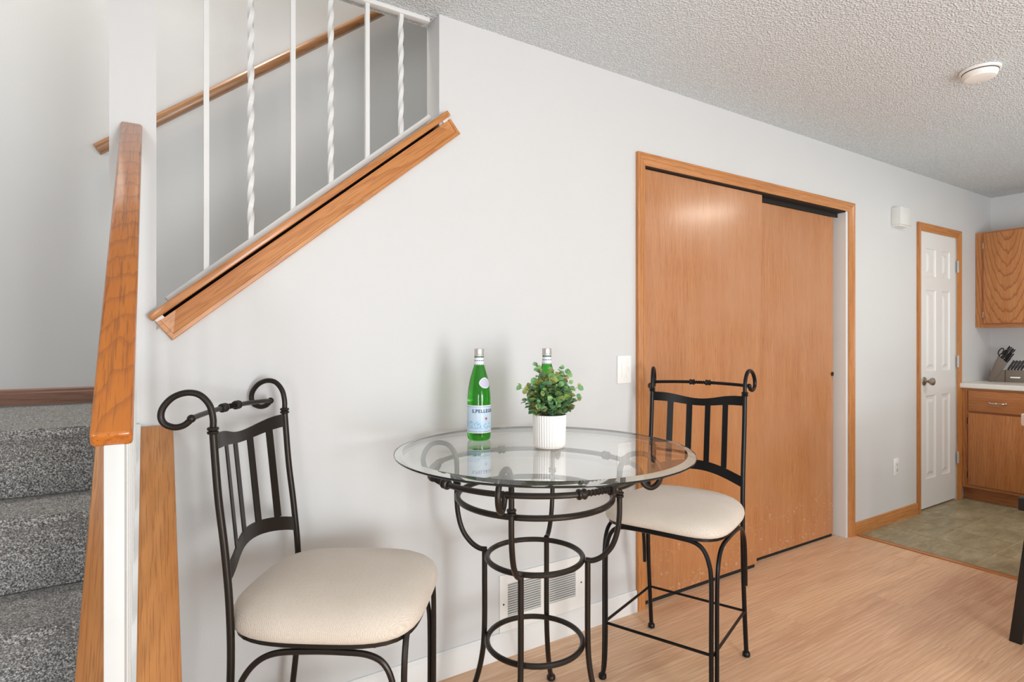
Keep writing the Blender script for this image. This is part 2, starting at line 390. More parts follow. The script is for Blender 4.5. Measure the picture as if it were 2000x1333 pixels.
# ------------------------------------------------------------------ room shell
T = 0.11            # long wall thickness
CZ = 2.44           # ceiling height
TH = math.atan2(0.785, 0.94)   # slope of the railing in the long wall
def zline(x): return 1.262+math.tan(TH)*x         # underside of the sloped ledge
wall = MB()
wall.box(-0.099, 0.011, 0, T, 0, CZ)
wall.prism([(0.011, 0), (0.892, 0), (0.892, zline(0.892)), (0.011, zline(0.011))], 'y', 0, T)
wall.box(0.892, 1.925, 0, T, 0, CZ)
wall.box(1.925, 3.70, 0, T, 2.06, CZ)
wall.box(3.70, 4.690, 0, T, 0, CZ)
wall.box(4.690, 5.300, 0, T, 2.036, CZ)
wall.box(5.300, 6.07, 0, T, 0, CZ)
tag(wall.build('wall_back', M['wall'], smooth=False), 'long pale grey wall with a stair opening, a closet and a narrow white door', 'wall', kind='structure')
tag(B(5.974, 6.07, -3.4, 0, 0, CZ).build('wall_right', M['wall'], smooth=False), 'grey kitchen wall behind the oak cabinets', 'wall', kind='structure')
tag(B(-1.15, 4.6, 1.05, 1.15, 0, 4.9).build('wall_stairwell', M['wall'], smooth=False), 'pale grey far wall of the stairwell behind the white balusters', 'wall', kind='structure')
tag(B(-1.15, -1.05, -0.7, 1.05, 0, 4.9).build('wall_left', M['wall'], smooth=False), 'side wall along the lower carpeted flight', 'wall', kind='structure')
tag(B(1.88, 3.75, 0.62, 0.66, 0, CZ).build('wall_closet', M['wall'], smooth=False), 'back wall inside the closet', 'wall', kind='structure')
# floor above: popcorn ceiling slab, its edge ends at the back face of the long wall
ceil = tag(B(-1.15, 6.07, -4.7, T, CZ, CZ+0.30).build('ceiling', M['popcorn'], smooth=False), 'white popcorn-textured ceiling over the room', 'ceiling', kind='structure')
tag(B(0.0, 4.6, T, 1.05, 4.9, 5.0).build('ceiling', M['wall'], smooth=False), 'ceiling high over the stairwell', 'ceiling', kind='structure')
tag(B(-1.15, 6.07, T-0.08, T, CZ+0.30, 4.9).build('wall_upper', M['wall'], smooth=False), 'upstairs wall above the stair opening', 'wall', kind='structure')

# floor with laminate planks and kitchen tiles
floor = tag(B(-1.15, 6.07, -4.7, 0.62, -0.10, -0.012).build('floor', M['dark'], smooth=False), 'pale oak laminate plank floor', 'floor', kind='structure')
XT = 3.80
pw, pl = 0.185, 1.22
pm = B(0.0002, pl-0.0002, 0.0002, pw-0.0002, -0.012, 0.0).build('plank', M['laminate'], floor, smooth=False, bevel=0.0005, bseg=1)
first = True; row = 0; y = 0.62-pw
while y > -4.2:
    x = -1.15+[-0.1, -0.75, -0.4, -1.0, -0.25][row % 5]
    while x < XT:
        x0, x1 = max(x, -1.15), min(x+pl, XT)
        if x1-x0 > 0.02 and not (y > -0.15 and x1 < 0.05) and (y < 0.3):
            if x1-x0 < pl-0.001: B(0.0002, x1-x0-0.0002, 0.0002, pw-0.0002, -0.012, 0.0).build('plank', M['laminate'], floor, loc=(x0, y, 0), smooth=False, bevel=0.0005, bseg=1)
            elif first: pm.location = (x0, y, 0); first = False
            else: inst(pm, floor, (x0, y, 0))
        x += pl
    y -= pw; row += 1
kf = tag(B(XT+0.02, 5.974, -3.4, 0.06, -0.011, -0.003).build('floor', M['grout'], smooth=False), 'olive grey tiled kitchen floor', 'floor', kind='structure')
ts = 0.305; g = 0.007
tm = B(g/2, ts-g/2, g/2, ts-g/2, -0.008, 0.0).build('tile', M['tile'], kf, smooth=False, bevel=0.0012, bseg=1)
first = True
for i in range(-1, 7):
    for j in range(-8, 1):
        x0 = 4.147+i*ts-ts; y0 = -0.300+j*ts
        a, b = max(x0, XT+0.02), min(x0+ts, 5.974)
        c, d = y0, min(y0+ts, 0.055)
        if b-a < 0.02 or d-c < 0.02: continue
        if first: o = tm; first = False; o.location = (a, c, 0)
        else: o = inst(tm, kf, (a, c, 0))
        o.scale = ((b-a)/ts, (d-c)/ts, 1)
tag(B(0, 2.6, -0.02, 0.02, 0, 0.006).build('trim_1', M['oak_x'], loc=(3.806, -0.01, 0), rot=(0, 0, -PI/2), bevel=0.003), 'oak threshold strip between laminate and tile', 'threshold', kind='structure')

# baseboards
def baseboard(name, L, loc, rz, mat, h, label, t=0.013):
    pr = [(0, 0), (-t, 0), (-t, h*0.72), (-t*0.8, h*0.78), (-t*0.75, h*0.93), (-t*0.4, h), (0, h)]
    return tag(MB().prism(pr, 'x', 0, L).build(name, mat, loc=loc, rot=(0, 0, rz), angle=25), label, 'baseboard', kind='structure')
baseboard('baseboard_back', 1.878-0.052, (0.052, -0.0005, 0), 0, M['white'], 0.098, 'white baseboard under the floor vent, left of the closet')
baseboard('baseboard_right', 4.637-3.768, (3.768, -0.0005, 0), 0, M['oak_x'], 0.078, 'oak baseboard between the closet and the white door')
baseboard('baseboard_stairwell', 1.25, (-1.05, 1.0495, 0.985), 0, M['base_oak'], 0.064, 'reddish brown oak baseboard on the stair landing')

# ------------------------------------------------------------------ oak casings
def casing(name, label, xl, xr, ztop, wd, mats, y0=-0.0005, d=0.017):
    """three mitred boards round an opening; profile thick outside, thin inside"""
    root = thing(name, label, 'door casing', (0, 0, 0), kind='structure')
    def board(outer, inner, nm, mat):
        # outer/inner: edge segments (x,z) pairs; strips across the profile
        prof = [(0, 0.006), (0.0, d), (0.12, d), (0.2, d*0.86), (0.3, d*0.9), (0.45, d*0.72), (0.55, d*0.76), (0.85, d*0.5), (1.0, d*0.42), (1.0, 0.0)]
        vs = []; fs = []
        for t_, h in prof:
            for e in (0, 1):
                ox, oz = outer[e]; ix, iz = inner[e]; vs.append((ox+(ix-ox)*t_, y0-h, oz+(iz-oz)*t_))
        for i in range(len(prof)-1): fs.append((2*i, 2*i+1, 2*i+3, 2*i+2))
        for e in (0, 1):
            ox, oz = outer[e]; vs.append((ox, y0, oz))
        n = len(vs)
        fs.append((0, 1, n-1, n-2)); fs.append(tuple([n-2]+[2*i for i in range(len(prof))])); fs.append(tuple([n-1]+[2*i+1 for i in range(len(prof))]))
        MB().add(vs, fs).build(nm, mat, root, angle=15)
    board([(xl, 0), (xl, ztop)], [(xl+wd, 0), (xl+wd, ztop-wd)], 'side_board', mats[1])
    board([(xr, 0), (xr, ztop)], [(xr-wd, 0), (xr-wd, ztop-wd)], 'side_board', mats[1])
    board([(xl, ztop), (xr, ztop)], [(xl+wd, ztop-wd), (xr-wd, ztop-wd)], 'head_board', mats[0])
    return root
cs = casing('trim_2', 'honey oak casing round the closet opening', 1.879, 3.767, 2.108, 0.054, (M['oak_x'], M['oak_z']))
# jambs, head liner and track of the closet
B(3.688, 3.70, 0.0, T, 0, 2.06).build('jamb', M['white'], cs, smooth=False)
B(1.925, 1.934, 0.0, T, 0, 2.06).build('jamb', M['oak_z'], cs, smooth=False)
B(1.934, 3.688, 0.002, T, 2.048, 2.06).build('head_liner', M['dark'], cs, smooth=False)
tr = MB().box(1.936, 3.686, 0.050, 0.054, 2.022, 2.048); tr.box(1.936, 3.686, 0.096, 0.10, 2.012, 2.048)
tr.build('sliding_track', M['dark'], cs, smooth=False)
B(1.94, 2.79, 0.020, 0.046, 0.0004, 0.018).build('door_gap_shade', M['dark'], cs, smooth=False)  # dark strip painting the shade under the front door
B(2.76, 3.648, 0.066, 0.090, 0.0004, 0.018).build('door_gap_shade', M['dark'], cs, smooth=False)  # same painted shade under the rear door
# sliding doors
def slab(name, label, xa, xb, y, tilt=0.0, hole=None, ztop=2.046):
    r = thing(name, label, 'door', (xa, y, 0.02), kind='structure')
    W = xb-xa
    pts = [(0, 0), (W-tilt, 0), (W, ztop-0.02), (0, ztop-0.02)]
    MB().prism(pts, 'y', 0, 0.034).build('panel', M['door_oak'], r, bevel=0.0015, bseg=1)
    if hole:
        MB().lathe([(0.0, 0.0), (0.011, 0.0), (0.013, 0.002), (0.013, 0.004)], 20).build('finger_pull', M['iron'], r, loc=(hole[0]-xa, -0.0005, hole[1]-0.02), rot=(PI/2, 0, 0))
    return r
slab('door_1', 'front sliding oak closet door behind the right bar stool', 1.938, 2.850, 0.014, 0.05, (1.985, 1.03))
slab('door_2', 'rear sliding oak closet door with an open gap beside the jamb', 2.74, 3.650, 0.058, 0.0, (3.635, 1.03), 2.022)

# narrow white six-panel door
cs3 = casing('trim_3', 'honey oak casing round the narrow white door', 4.637, 5.357, 2.092, 0.055, (M['oak_x'], M['oak_z']))
d3 = thing('door_3', 'narrow white six-panel door beside the kitchen cabinets', 'door', (4.694, 0.004, 0.014), kind='structure')
DW, DH = 0.596, 2.0235
P = MB()
cols = [(0.103, 0.262), (0.366, 0.495)]
cols = [(0.098, 0.265), (0.362, 0.502)]
rows = [(0.21, 0.822), (1.0, 1.60), (1.70, 1.905)]
xs = [0]+[v for c in cols for v in c]+[DW]; zs = [0]+[v for r in rows for v in r]+[DH]
for i in range(5):
    for j in range(7):
        if i in (1, 3) and j in (1, 3, 5):
            a, b, c, d = xs[i], xs[i+1], zs[j], zs[j+1]
            def ring(k, yy): return [(a+k, yy, c+k), (b-k, yy, c+k), (b-k, yy, d-k), (a+k, yy, d-k)]
            R = [ring(0, 0), ring(0.004, 0.006), ring(0.016, 0.009), ring(0.030, 0.009), ring(0.050, 0.002)]
            vs = [p for r_ in R for p in r_]; fs = []
            for q in range(4):
                for e in range(4): fs.append((q*4+e, q*4+(e+1) % 4, q*4+4+(e+1) % 4, q*4+4+e))
            fs.append((16, 17, 18, 19)); P.add(vs, fs)
        else:
            P.add([(xs[i], 0, zs[j]), (xs[i+1], 0, zs[j]), (xs[i+1], 0, zs[j+1]), (xs[i], 0, zs[j+1])], [(0, 1, 2, 3)])
o_ = len(P.v)
P.add([(0, 0, 0), (DW, 0, 0), (DW, 0, DH), (0, 0, DH), (0, 0.035, 0), (DW, 0.035, 0), (DW, 0.035, DH), (0, 0.035, DH)], [(0, 4, 5, 1), (1, 5, 6, 2), (2, 6, 7, 3), (3, 7, 4, 0), (4, 7, 6, 5)])
P.build('panel_slab', M['white'], d3, angle=12)
kn = MB().lathe([(0, 0), (0.031, 0), (0.032, 0.004), (0.026, 0.009), (0.011, 0.012), (0.010, 0.030), (0.016, 0.036), (0.026, 0.044), (0.029, 0.054), (0.026, 0.063), (0.014, 0.069), (0, 0.070)], 28).build('knob', M['nickel'], d3, loc=(0.066, -0.0003, 0.93), rot=(PI/2, 0, 0))
B(-0.006, 0.0, -0.003, 0.02, 0.90, 0.96).build('latch_plate', M['iron'], d3, smooth=False)
for hz in (1.80, 1.065, 0.32):
    hm = MB().box(-0.004, 0.021, -0.0035, 0.0, -0.045, 0.045); hm.tube([(0.0, -0.0075, -0.046), (0.0, -0.0075, 0.046)], 0.006, 10)
    for q in (-0.03, 0.0, 0.03): hm.sphere((0.014, -0.0035, q), 0.003, 8)
    hm.build('hinge', M['steel'], d3, loc=(DW+0.004, -0.0115, hz))
B(4.690, 5.300, 0.045, 0.06, 0, 2.036).build('backing', M['dark'], cs3, smooth=False)

# ------------------------------------------------------------------ stairs
RISE, RUN, SX0, SX1 = 0.196, 0.24, -1.045, -0.127
st = thing('staircase', 'grey flecked carpeted stairs climbing to a landing', 'stairs', (0, 0, 0))
def step_mesh(width, depth, h=RISE, nose=0.022, back=0.02):
    """one carpeted step, local x across, y from the riser (0) back, z up to h; rounded padded nosing"""
    prof = [(0.012, 0.0), (0.004, h*0.35), (0.0, h*0.62), (-0.010, h*0.80), (-nose, h-0.026), (-nose-0.004, h-0.014), (-nose+0.002, h-0.004), (-nose+0.016, h+0.001), (0.03, h), (depth*0.5, h-0.002), (depth, h-0.001), (depth+back, h-0.003), (depth+back, 0.0)]
    pp = spline([(0, p[0], p[1]) for p in prof[:11]], 6)+[Vector((0, *prof[11])), Vector((0, *prof[12]))]
    n = max(2, int(width/0.012)); vs = []; fs = []
    rnd = random.Random(3)
    for i in range(n+1):
        for j, p in enumerate(pp):
            k = 0.0025 if 2 < j < len(pp)-3 else 0
            vs.append((width*i/n, p.y+rnd.uniform(-k, k), p.z+rnd.uniform(-k, k)))
    m = len(pp)
    for i in range(n):
        for j in range(m-1): fs.append((i*m+j, i*m+m+j, i*m+m+j+1, i*m+j+1))
        fs.append((i*m+m-1, i*m+m*2-1, i*m+m, i*m))
    fs += [tuple(range(m)), tuple(range(n*m, n*m+m))]
    return MB().add(vs, fs)
s0 = step_mesh(SX1-SX0, RUN).build('step', M['carpet'], st, loc=(SX0, 0.252-4*RUN, 0), angle=60)
for k in range(1, 4): inst(s0, st, (SX0, 0.252-(4-k)*RUN, k*RISE), (0, 0, 0))
for k in range(1, 4):
    B(SX0, SX1, 0.252-(4-k)*RUN+0.02, 0.26, 0, k*RISE-0.001).build('step_core', M['dark'], st, smooth=False)
step_mesh(1.045, 1.05-0.252-0.005, back=0.0).build('landing', M['carpet'], st, loc=(SX0, 0.252, 4*RISE), angle=60)
up = thing('staircase', 'carpeted upper stair flight behind the long wall', 'stairs', (0, 0, 0))
u0 = step_mesh(1.05-T-0.01, RUN).build('step', M['carpet'], up, loc=(0.03, 1.047, 0.98), rot=(0, 0, -PI/2), angle=60)
for k in range(1, 8):
    inst(u0, up, (0.03+k*RUN, 1.047, 0.98+k*RISE), (0, 0, -PI/2))

# sloped curb wall beside the lower flight, oak capped
SL = 0.80; CB = 1.011   # cap top: z = CB + SL*y
YC = -1.20
cw = MB().prism([(-0.0, 0), (YC, 0), (YC, CB+SL*YC-0.026), (0, CB-0.026)], 'x', -0.112, 0.040)
cwo = tag(cw.build('wall_curb', M['wall'], smooth=False), 'low sloping curb wall beside the carpeted stairs', 'wall', kind='structure')
La = math.hypot(1.2, 1.2*SL); ang = math.atan(SL)
B(-La, 0.0, -0.089, 0.089, -0.02, 0.0).build('cap_board', M['oak_x'], cwo, loc=(-0.037, -0.012, CB+SL*-0.012), rot=(0, -ang, PI/2), bevel=0.003)

# lower guard: oak handrail on white steel balusters standing on the curb
gr = thing('stair_railing', 'orange oak handrail on white steel balusters rising beside the carpeted stairs', 'railing', (-0.0445, 0, 0))
HZ0, HSL = 1.853, 0.779
def hz(y): return HZ0+HSL*y
hl = 0.95/math.cos(math.atan(HSL)); ha = math.atan(HSL)
hr = B(-hl, -0.003, -0.025, 0.025, -0.026, 0.0)
hr.build('handrail', M['rail_oak'], gr, loc=(-0.003, 0, HZ0), rot=(0, -ha, PI/2), bevel=0.006, bseg=3)
B(-hl+0.02, -0.004, -0.011, 0.011, -0.031, -0.026).build('top_bar', M['white_metal'], gr, loc=(0, 0, HZ0), rot=(0, -ha, PI/2), smooth=False)
La2 = 0.935/math.cos(ang)
B(-La2, -0.016, -0.0125, 0.0125, 0.0005, 0.008).build('bottom_bar', M['white_metal'], gr, loc=(0.006, 0, CB+0.002), rot=(0, -ang, PI/2), smooth=False)
yn = -0.925
B(-0.0125, 0.0125, yn-0.0125, yn+0.0125, CB+SL*yn-0.008, hz(yn)-0.036).build('newel_post', M['dimmed_enamel'], gr, bevel=0.002)
def baluster(za, zb, tw, s_=0.016):
    n = 48 if tw else 2
    pts = [(0, 0, za+(zb-za)*i/n) for i in range(n+1)]
    m = MB()
    if tw:
        # plain ends, twisted middle
        r = s_/math.sqrt(2); e = 0.05
        L = zb-za; vs = []; fs = []
        for i in range(n+1):
            z_ = za+L*i/n; t_ = min(max((i/n-e)/(1-2*e), 0), 1); a0 = PI/4+t_*L*24.0*(1-2*e)
            a0 = a0 if t_ > 0 else PI/4
            for k in range(4): vs.append((r*math.cos(a0+k*PI/2), r*math.sin(a0+k*PI/2), z_))
        for i in range(n):
            for k in range(4): fs.append((i*4+k, i*4+(k+1) % 4, i*4+4+(k+1) % 4, i*4+4+k))
        fs += [(0, 1, 2, 3), tuple(range(n*4, n*4+4))]; m.add(vs, fs)
    else: m.box(-s_/2, s_/2, -s_/2, s_/2, za, zb)
    return m
for k in range(7):
    yb = yn+0.115*(k+1)
    baluster(CB+SL*yb+0.002, hz(yb)-0.036, False, 0.020).build('baluster', M['dimmed_enamel'], gr, loc=(0, yb, 0), angle=25)

# opening guard: oak ledge and apron, white bars
ct, sn = math.cos(TH), math.sin(TH)
tw = thing('trim_4', 'sloping honey oak ledge and mitred apron under the white balusters', 'ledge', (0, 0, 0), kind='structure')
Llg = math.hypot(0.920, 0.772)
lx, lz = -0.011, 1.312       # top corner of the ledge at its low end
B(0, Llg, -0.032, T+0.02, -0.021, 0.0).build('ledge', M['oak_x'], tw, loc=(lx, 0, lz), rot=(0, -TH, 0), bevel=0.003)
m = MB().box(0.006, 0.03, -0.010, T, -0.034, -0.021); m.box(Llg-0.03, Llg-0.003, -0.010, T, -0.034, -0.021); m.build('shim', M['white'], tw, loc=(lx, 0, lz), rot=(0, -TH, 0), smooth=False)
B(0.03, Llg-0.03, 0.055, T, -0.08, -0.021).build('ledge_gap_shade', M['dark'], tw, loc=(lx, 0, lz), rot=(0, -TH, 0), smooth=False)  # dark filler standing in for the shade between ledge and apron
def apron():
    # local x along the slope, z down; mitred picture-frame strip of width wd, low edge thick
    wd = 0.063; L0, L1 = 0.003, Llg+0.002; zt = -0.0295; d = 0.016
    prof = [(0.0, 0.0), (0.0, d*0.45), (0.15, d*0.55), (0.55, d*0.62), (0.78, d*0.75), (0.80, d), (0.97, d), (1.0, d*0.8), (1.0, 0.0)]
    def strip(o0, o1, i0, i1, nm):
        vs = []; fs = []
        for t_, h in prof:
            for (ox, oz), (ix, iz) in ((o0, i0), (o1, i1)):
                vs.append((ix+(ox-ix)*t_, -h-0.0005, iz+(oz-iz)*t_))
        n = len(prof)
        for i in range(n-1): fs.append((2*i, 2*i+1, 2*i+3, 2*i+2))
        fs += [(0, 1, 2*n-1, 2*n-2), tuple(2*i for i in range(n)), tuple(2*i+1 for i in range(n))]
        MB().add(vs, fs).build(nm, M['oak_x'], tw, loc=(lx, 0, lz), rot=(0, -TH, 0), angle=15)
    strip((L0, zt-wd), (L1, zt-wd), (L0+wd, zt), (L1-wd*0.9, zt), 'apron')
    strip((L0, zt), (L0, zt-wd), (L0+wd, zt), (L0+wd, zt+0.0001), 'end_return')
    strip((L1, zt-wd), (L1, zt), (L1-wd*0.9, zt+0.0001), (L1-wd*0.9, zt), 'end_return')
apron()
og = thing('stair_railing', 'white steel railing in the stair opening above the oak ledge', 'railing', (0, 0.05, 0))
bl = math.hypot(0.836, 0.712); ba = math.atan2(0.712, 0.836)
B(0, bl, -0.014, 0.014, -0.013, 0.006).build('bottom_bar', M['white_metal'], og, loc=(0.036, 0, 1.364), rot=(0, -ba, 0), bevel=0.002)
B(0.03, 0.872, -0.014, 0.014, -0.016, 0.0).build('top_bar', M['white_metal'], og, loc=(0, 0, CZ-0.001), bevel=0.002)
for k, bx_ in enumerate((0.1403, 0.2646, 0.3908, 0.513, 0.6386, 0.7634)):
    zb_ = 1.364+(bx_-0.036)*math.tan(ba)+0.002
    baluster(zb_, CZ-0.016, k % 2 == 1, 0.0145).build('baluster', M['white_metal'], og, loc=(bx_, 0, 0), angle=25)

# handrail on the stairwell wall
wr = thing('wall_handrail', 'brown oak handrail fixed along the far stairwell wall', 'handrail', (-0.192, 0.995, 2.03))
wa_ = math.atan2(2.881-2.03, 0.9+0.192)
prof = [(-0.02, -0.02), (0.02, -0.02), (0.026, -0.004), (0.026, 0.008), (0.018, 0.021), (-0.018, 0.021), (-0.026, 0.008), (-0.026, -0.004)]
MB().prism(prof, 'x', 0, 2.1).build('rail', M['old_oak'], wr, rot=(0, -wa_, 0), bevel=0.003)
for k in (0.11, 1.9):
    bx_, bz_ = k*math.cos(wa_), k*math.sin(wa_)
    m = MB(); m.tube(spline([(0, 0, -0.022), (0, 0.004, -0.045), (0, 0.03, -0.058), (0, 0.052, -0.060)], 5), 0.006, 8)
    m.lathe([(0, 0), (0.026, 0), (0.022, 0.006), (0, 0.008)], 18, (0, 0, 0))
    o = m.build('bracket', M['nickel'], wr, loc=(bx_, 0, bz_))

# ------------------------------------------------------------------ wall fittings
# floor-level register vent
vt = thing('wall_vent', 'white metal register vent low on the wall behind the table', 'vent', (1.147, 0, 0.100))
VW, VH = 0.425, 0.222
fr = MB()
b1, b2, z0, z1 = (0.036, 0.196), (0.238, 0.376), 0.055, 0.186
for a, b, c, d in ((0, b1[0], 0, VH), (b1[1], b2[0], 0, VH), (b2[1], VW, 0, VH)): fr.box(a, b, -0.008, -0.0005, c, d)
for a, b in (b1, b2): fr.box(a, b, -0.008, -0.0005, 0, z0); fr.box(a, b, -0.008, -0.0005, z1, VH)
fr.build('frame', M['plastic'], vt, smooth=False)
B(b1[0]-0.004, b2[1]+0.004, -0.0009, -0.0004, z0-0.003, z1+0.003).build('throat', M['throat'], vt, smooth=False)
ns = 14
l0 = {}
for (a, b) in (b1, b2):
    src = None
    for i in range(ns):
        zc = z0+(z1-z0)*(i+0.5)/ns
        if src is None:
            src = MB().prism([(-0.0078, 0.0034), (-0.0070, 0.0042), (-0.0014, -0.0022), (-0.0022, -0.0030)], 'x', a, b).build('louver', M['plastic'], vt, loc=(0, 0, zc), smooth=False)
        else: inst(src, vt, (0, 0, zc))
for sx in (0.017, VW-0.02): MB().sphere((0, 0, 0), 0.0035, 10).build('screw', M['iron'], vt, loc=(sx, -0.0085, 0.108))
# dimmer switch
sw = thing('light_switch', 'white dimmer switch plate on the wall beside the closet casing', 'switch', (1.805, 0, 1.111))
B(-0.042, 0.042, -0.006, -0.0005, -0.063, 0.063).build('plate', M['plastic'], sw, bevel=0.003)
B(-0.017, 0.017, -0.0085, -0.006, -0.034, 0.034).build('paddle', M['plastic'], sw, bevel=0.0015)
B(0.021, 0.025, -0.0085, -0.006, -0.01, 0.012).build('slider', M['plastic'], sw, bevel=0.001)
# outlet
ou = thing('wall_outlet', 'white outlet low on the wall between the closet and the white door', 'outlet', (4.330, 0, 0.372))
B(-0.036, 0.036, -0.006, -0.0005, -0.059, 0.059).build('plate', M['plastic'], ou, bevel=0.003)
B(-0.017, 0.017, -0.0095, -0.006, -0.034, 0.034).build('receptacle_face', M['white_metal'], ou, bevel=0.0015)
for zz in (-0.018, 0.018):
    m = MB(); m.box(-0.008, -0.006, -0.0102, -0.0093, zz-0.004, zz+0.005); m.box(0.006, 0.008, -0.0102, -0.0093, zz-0.004, zz+0.005); m.sphere((0, -0.0095, zz-0.009), 0.0025, 8)
    m.build('slots', M['dark'], ou, smooth=False)
# door chime
ch = thing('door_chime', 'white square chime box high on the wall left of the white door', 'chime', (4.345, 0, 2.085))
B(-0.080, 0.080, -0.060, -0.0005, -0.058, 0.062).build('cover', M['chime'], ch, bevel=0.004)
B(-0.07, 0.07, -0.05, -0.001, -0.064, -0.058).build('base', M['plastic'], ch, smooth=False)
# smoke detector
sd = thing('smoke_detector', 'round white smoke detector on the popcorn ceiling', 'smoke detector', (3.095, -0.885, CZ))
MB().lathe([(0, -0.001), (0.074, -0.001), (0.075, -0.006), (0.073, -0.012), (0.066, -0.013)], 48).build('base_ring', M['plastic'], sd)
MB().lathe([(0.0605, -0.012), (0.0605, -0.017), (0.055, -0.017)], 48).build('gap', M['dark'], sd)
MB().lathe([(0.064, -0.016), (0.062, -0.030), (0.055, -0.039), (0.042, -0.0425), (0, -0.043)][::-1], 48).build('cover', M['plastic'], sd)

# ------------------------------------------------------------------ bar stools
def make_stool(mat, seat_lo, seat_hi, az):
    r = thing('bar_stool', '', 'bar stool', (0, 0, 0))
    PB = [(-0.238, 0.195, 0.012), (-0.222, 0.194, 0.13), (-0.200, 0.193, 0.32), (-0.192, 0.192, 0.48), (-0.196, 0.191, 0.62), (-0.208, 0.190, 0.75), (-0.224, 0.190, 0.88), (-0.236, 0.190, 1.03)]
    post = spline(PB, 8)
    def xp(z):
        for a, b in zip(post, post[1:]):
            if a.z <= z <= b.z: return a.x+(b.x-a.x)*(z-a.z)/(b.z-a.z)
        return post[-1].x
    def splay(s): a_ = math.radians(16 if s < 0 else 7); return math.cos(a_), math.sin(a_)
    for s in (-1, 1):
        c15, s15 = splay(s)
        MB().tube([(p.x, s*p.y, p.z) for p in post], 0.0088, 12).build('back_post', mat, r)
        m = MB()
        for zz in (1.026, 1.035): m.torus((-0.236, s*0.19, zz), 0.0092, 0.0042)
        m.build('collar', mat, r)
        lp = [(0, 1.03), (0.0, 1.060), (0.010, 1.092), (0.036, 1.1155), (0.070, 1.1205), (0.104, 1.110), (0.128, 1.088), (0.134, 1.066), (0.124, 1.049), (0.100, 1.041), (0.078, 1.044), (0.063, 1.053), (0.056, 1.060)]
        m = MB().tube(spline([(-0.236-0.82*d*c15, s*(0.19+0.82*d*s15), z) for d, z in lp], 6), 0.0075, 12)
        m.sphere((-0.236-0.046*c15, s*(0.19+0.046*s15), 1.060), 0.0098)
        m.build('scroll', mat, r)
    # bar between the scroll ends, two knots and a twist
    (ca_, sa0), (cb_, sb0) = splay(-1), splay(1)
    E0 = Vector((-0.236-0.046*ca_, -0.19-0.046*sa0, 0)); E1 = Vector((-0.236-0.046*cb_, 0.19+0.046*sb0, 0))
    bar = [Vector((E0.lerp(E1, t).x-0.016*(1-(2*t-1)**2), E0.lerp(E1, t).y, 1.060+0.006*(1-(2*t-1)**2))) for t in [i/24 for i in range(25)]]
    m = MB(); m.tube(bar[:11], 0.0066, 10); m.tube(bar[14:], 0.0066, 10); m.build('top_bar', mat, r)
    MB().tube(spline(bar[10:15], 8), 0.0078, 3, twist=220).build('twist', mat, r)
    for p in (bar[10], bar[14]):
        MB().lathe([(0.006, -0.011), (0.0115, -0.0095), (0.0122, -0.006), (0.0098, -0.001), (0.0098, 0.001), (0.0122, 0.006), (0.0115, 0.0095), (0.006, 0.011)], 16).build('knot', mat, r, loc=p, rot=(PI/2, 0, 0))
    # curved sheet back
    bow = 0.036
    def pt(Y, z, off=0): return (xp(z)-bow*(1-min(1, (Y/0.186)**2))**2+off, Y, z)
    def sheet(fy, ztop, zbot, name, n=20):
        vs = []; fs = []
        for i in range(n+1):
            Y = fy(i/n)
            for z in (zbot(Y), ztop(Y)):
                for off in (-0.0018, 0.0018): vs.append(pt(Y, z, off))
        for i in range(n):
            a = i*4; b = a+4
            fs += [(a, b, b+2, a+2), (a+1, a+3, b+3, b+1), (a+2, b+2, b+3, a+3), (a, a+1, b+1, b)]
        fs += [(0, 2, 3, 1), (n*4, n*4+1, n*4+3, n*4+2)]
        MB().add(vs, fs).build(name, mat, r, angle=40)
    full = lambda t: -0.184+0.368*t
    q = lambda Y: 1-(abs(Y)/0.184)**2
    sm = lambda Y: 0.5+0.5*math.cos(PI*min(1, abs(Y)/0.16))
    sheet(full, lambda Y: 1.022-0.022*sm(Y), lambda Y: 0.985-0.014*sm(Y), 'top_panel')
    sheet(full, lambda Y: 0.712+0.036*q(Y), lambda Y: 0.672+0.038*q(Y), 'bottom_panel')
    for yc in (-0.113, -0.038, 0.038, 0.113):
        zt = 0.986-0.014*sm(yc); zb = 0.711+0.036*q(yc)
        sheet(lambda t, yc=yc: yc-0.0115+0.023*t, lambda Y, zt=zt: zt, lambda Y, zb=zb: zb, 'slat', 3)
    # legs: front arch, side arches
    for s in (-1, 1):
        m = MB().tube(spline([(0.228, s*0.198, 0.012), (0.221, s*0.192, 0.06), (0.217, s*0.190, 0.16), (0.217, s*0.190, 0.30), (0.217, s*0.190, 0.44), (0.217, s*0.184, 0.50), (0.217, s*0.166, 0.545), (0.217, s*0.135, 0.566), (0.217, s*0.08, 0.571), (0.217, 0, 0.572)], 6), 0.0075, 10)
        m.build('front_leg', mat, r)
        sa = [(0.214, s*0.2045, 0.012), (0.206, s*0.2045, 0.06), (0.2025, s*0.2045, 0.16), (0.2025, s*0.2045, 0.36), (0.198, s*0.205, az-0.087), (0.178, s*0.206, az-0.030), (0.140, s*0.207, az-0.006), (0.08, s*0.208, az), (0.0, s*0.208, az), (-0.08, s*0.208, az-0.007), (-0.130, s*0.207, az-0.035), (-0.165, s*0.206, az-0.087), (-0.181, s*0.205, 0.38), (-0.1855, s*0.2045, 0.30)]
        MB().tube(spline(sa, 6), 0.0072, 10).build('side_arch', mat, r)
    for (x, y) in ((0.221, 0.2015), (0.221, -0.2015), (-0.238, 0.195), (-0.238, -0.195)):
        MB().lathe([(0, 0), (0.012, 0), (0.0145, 0.003), (0.0145, 0.014), (0.011, 0.019), (0, 0.021)], 16).build('foot_glide', mat, r, loc=(x, y, 0))
    fz = 0.206
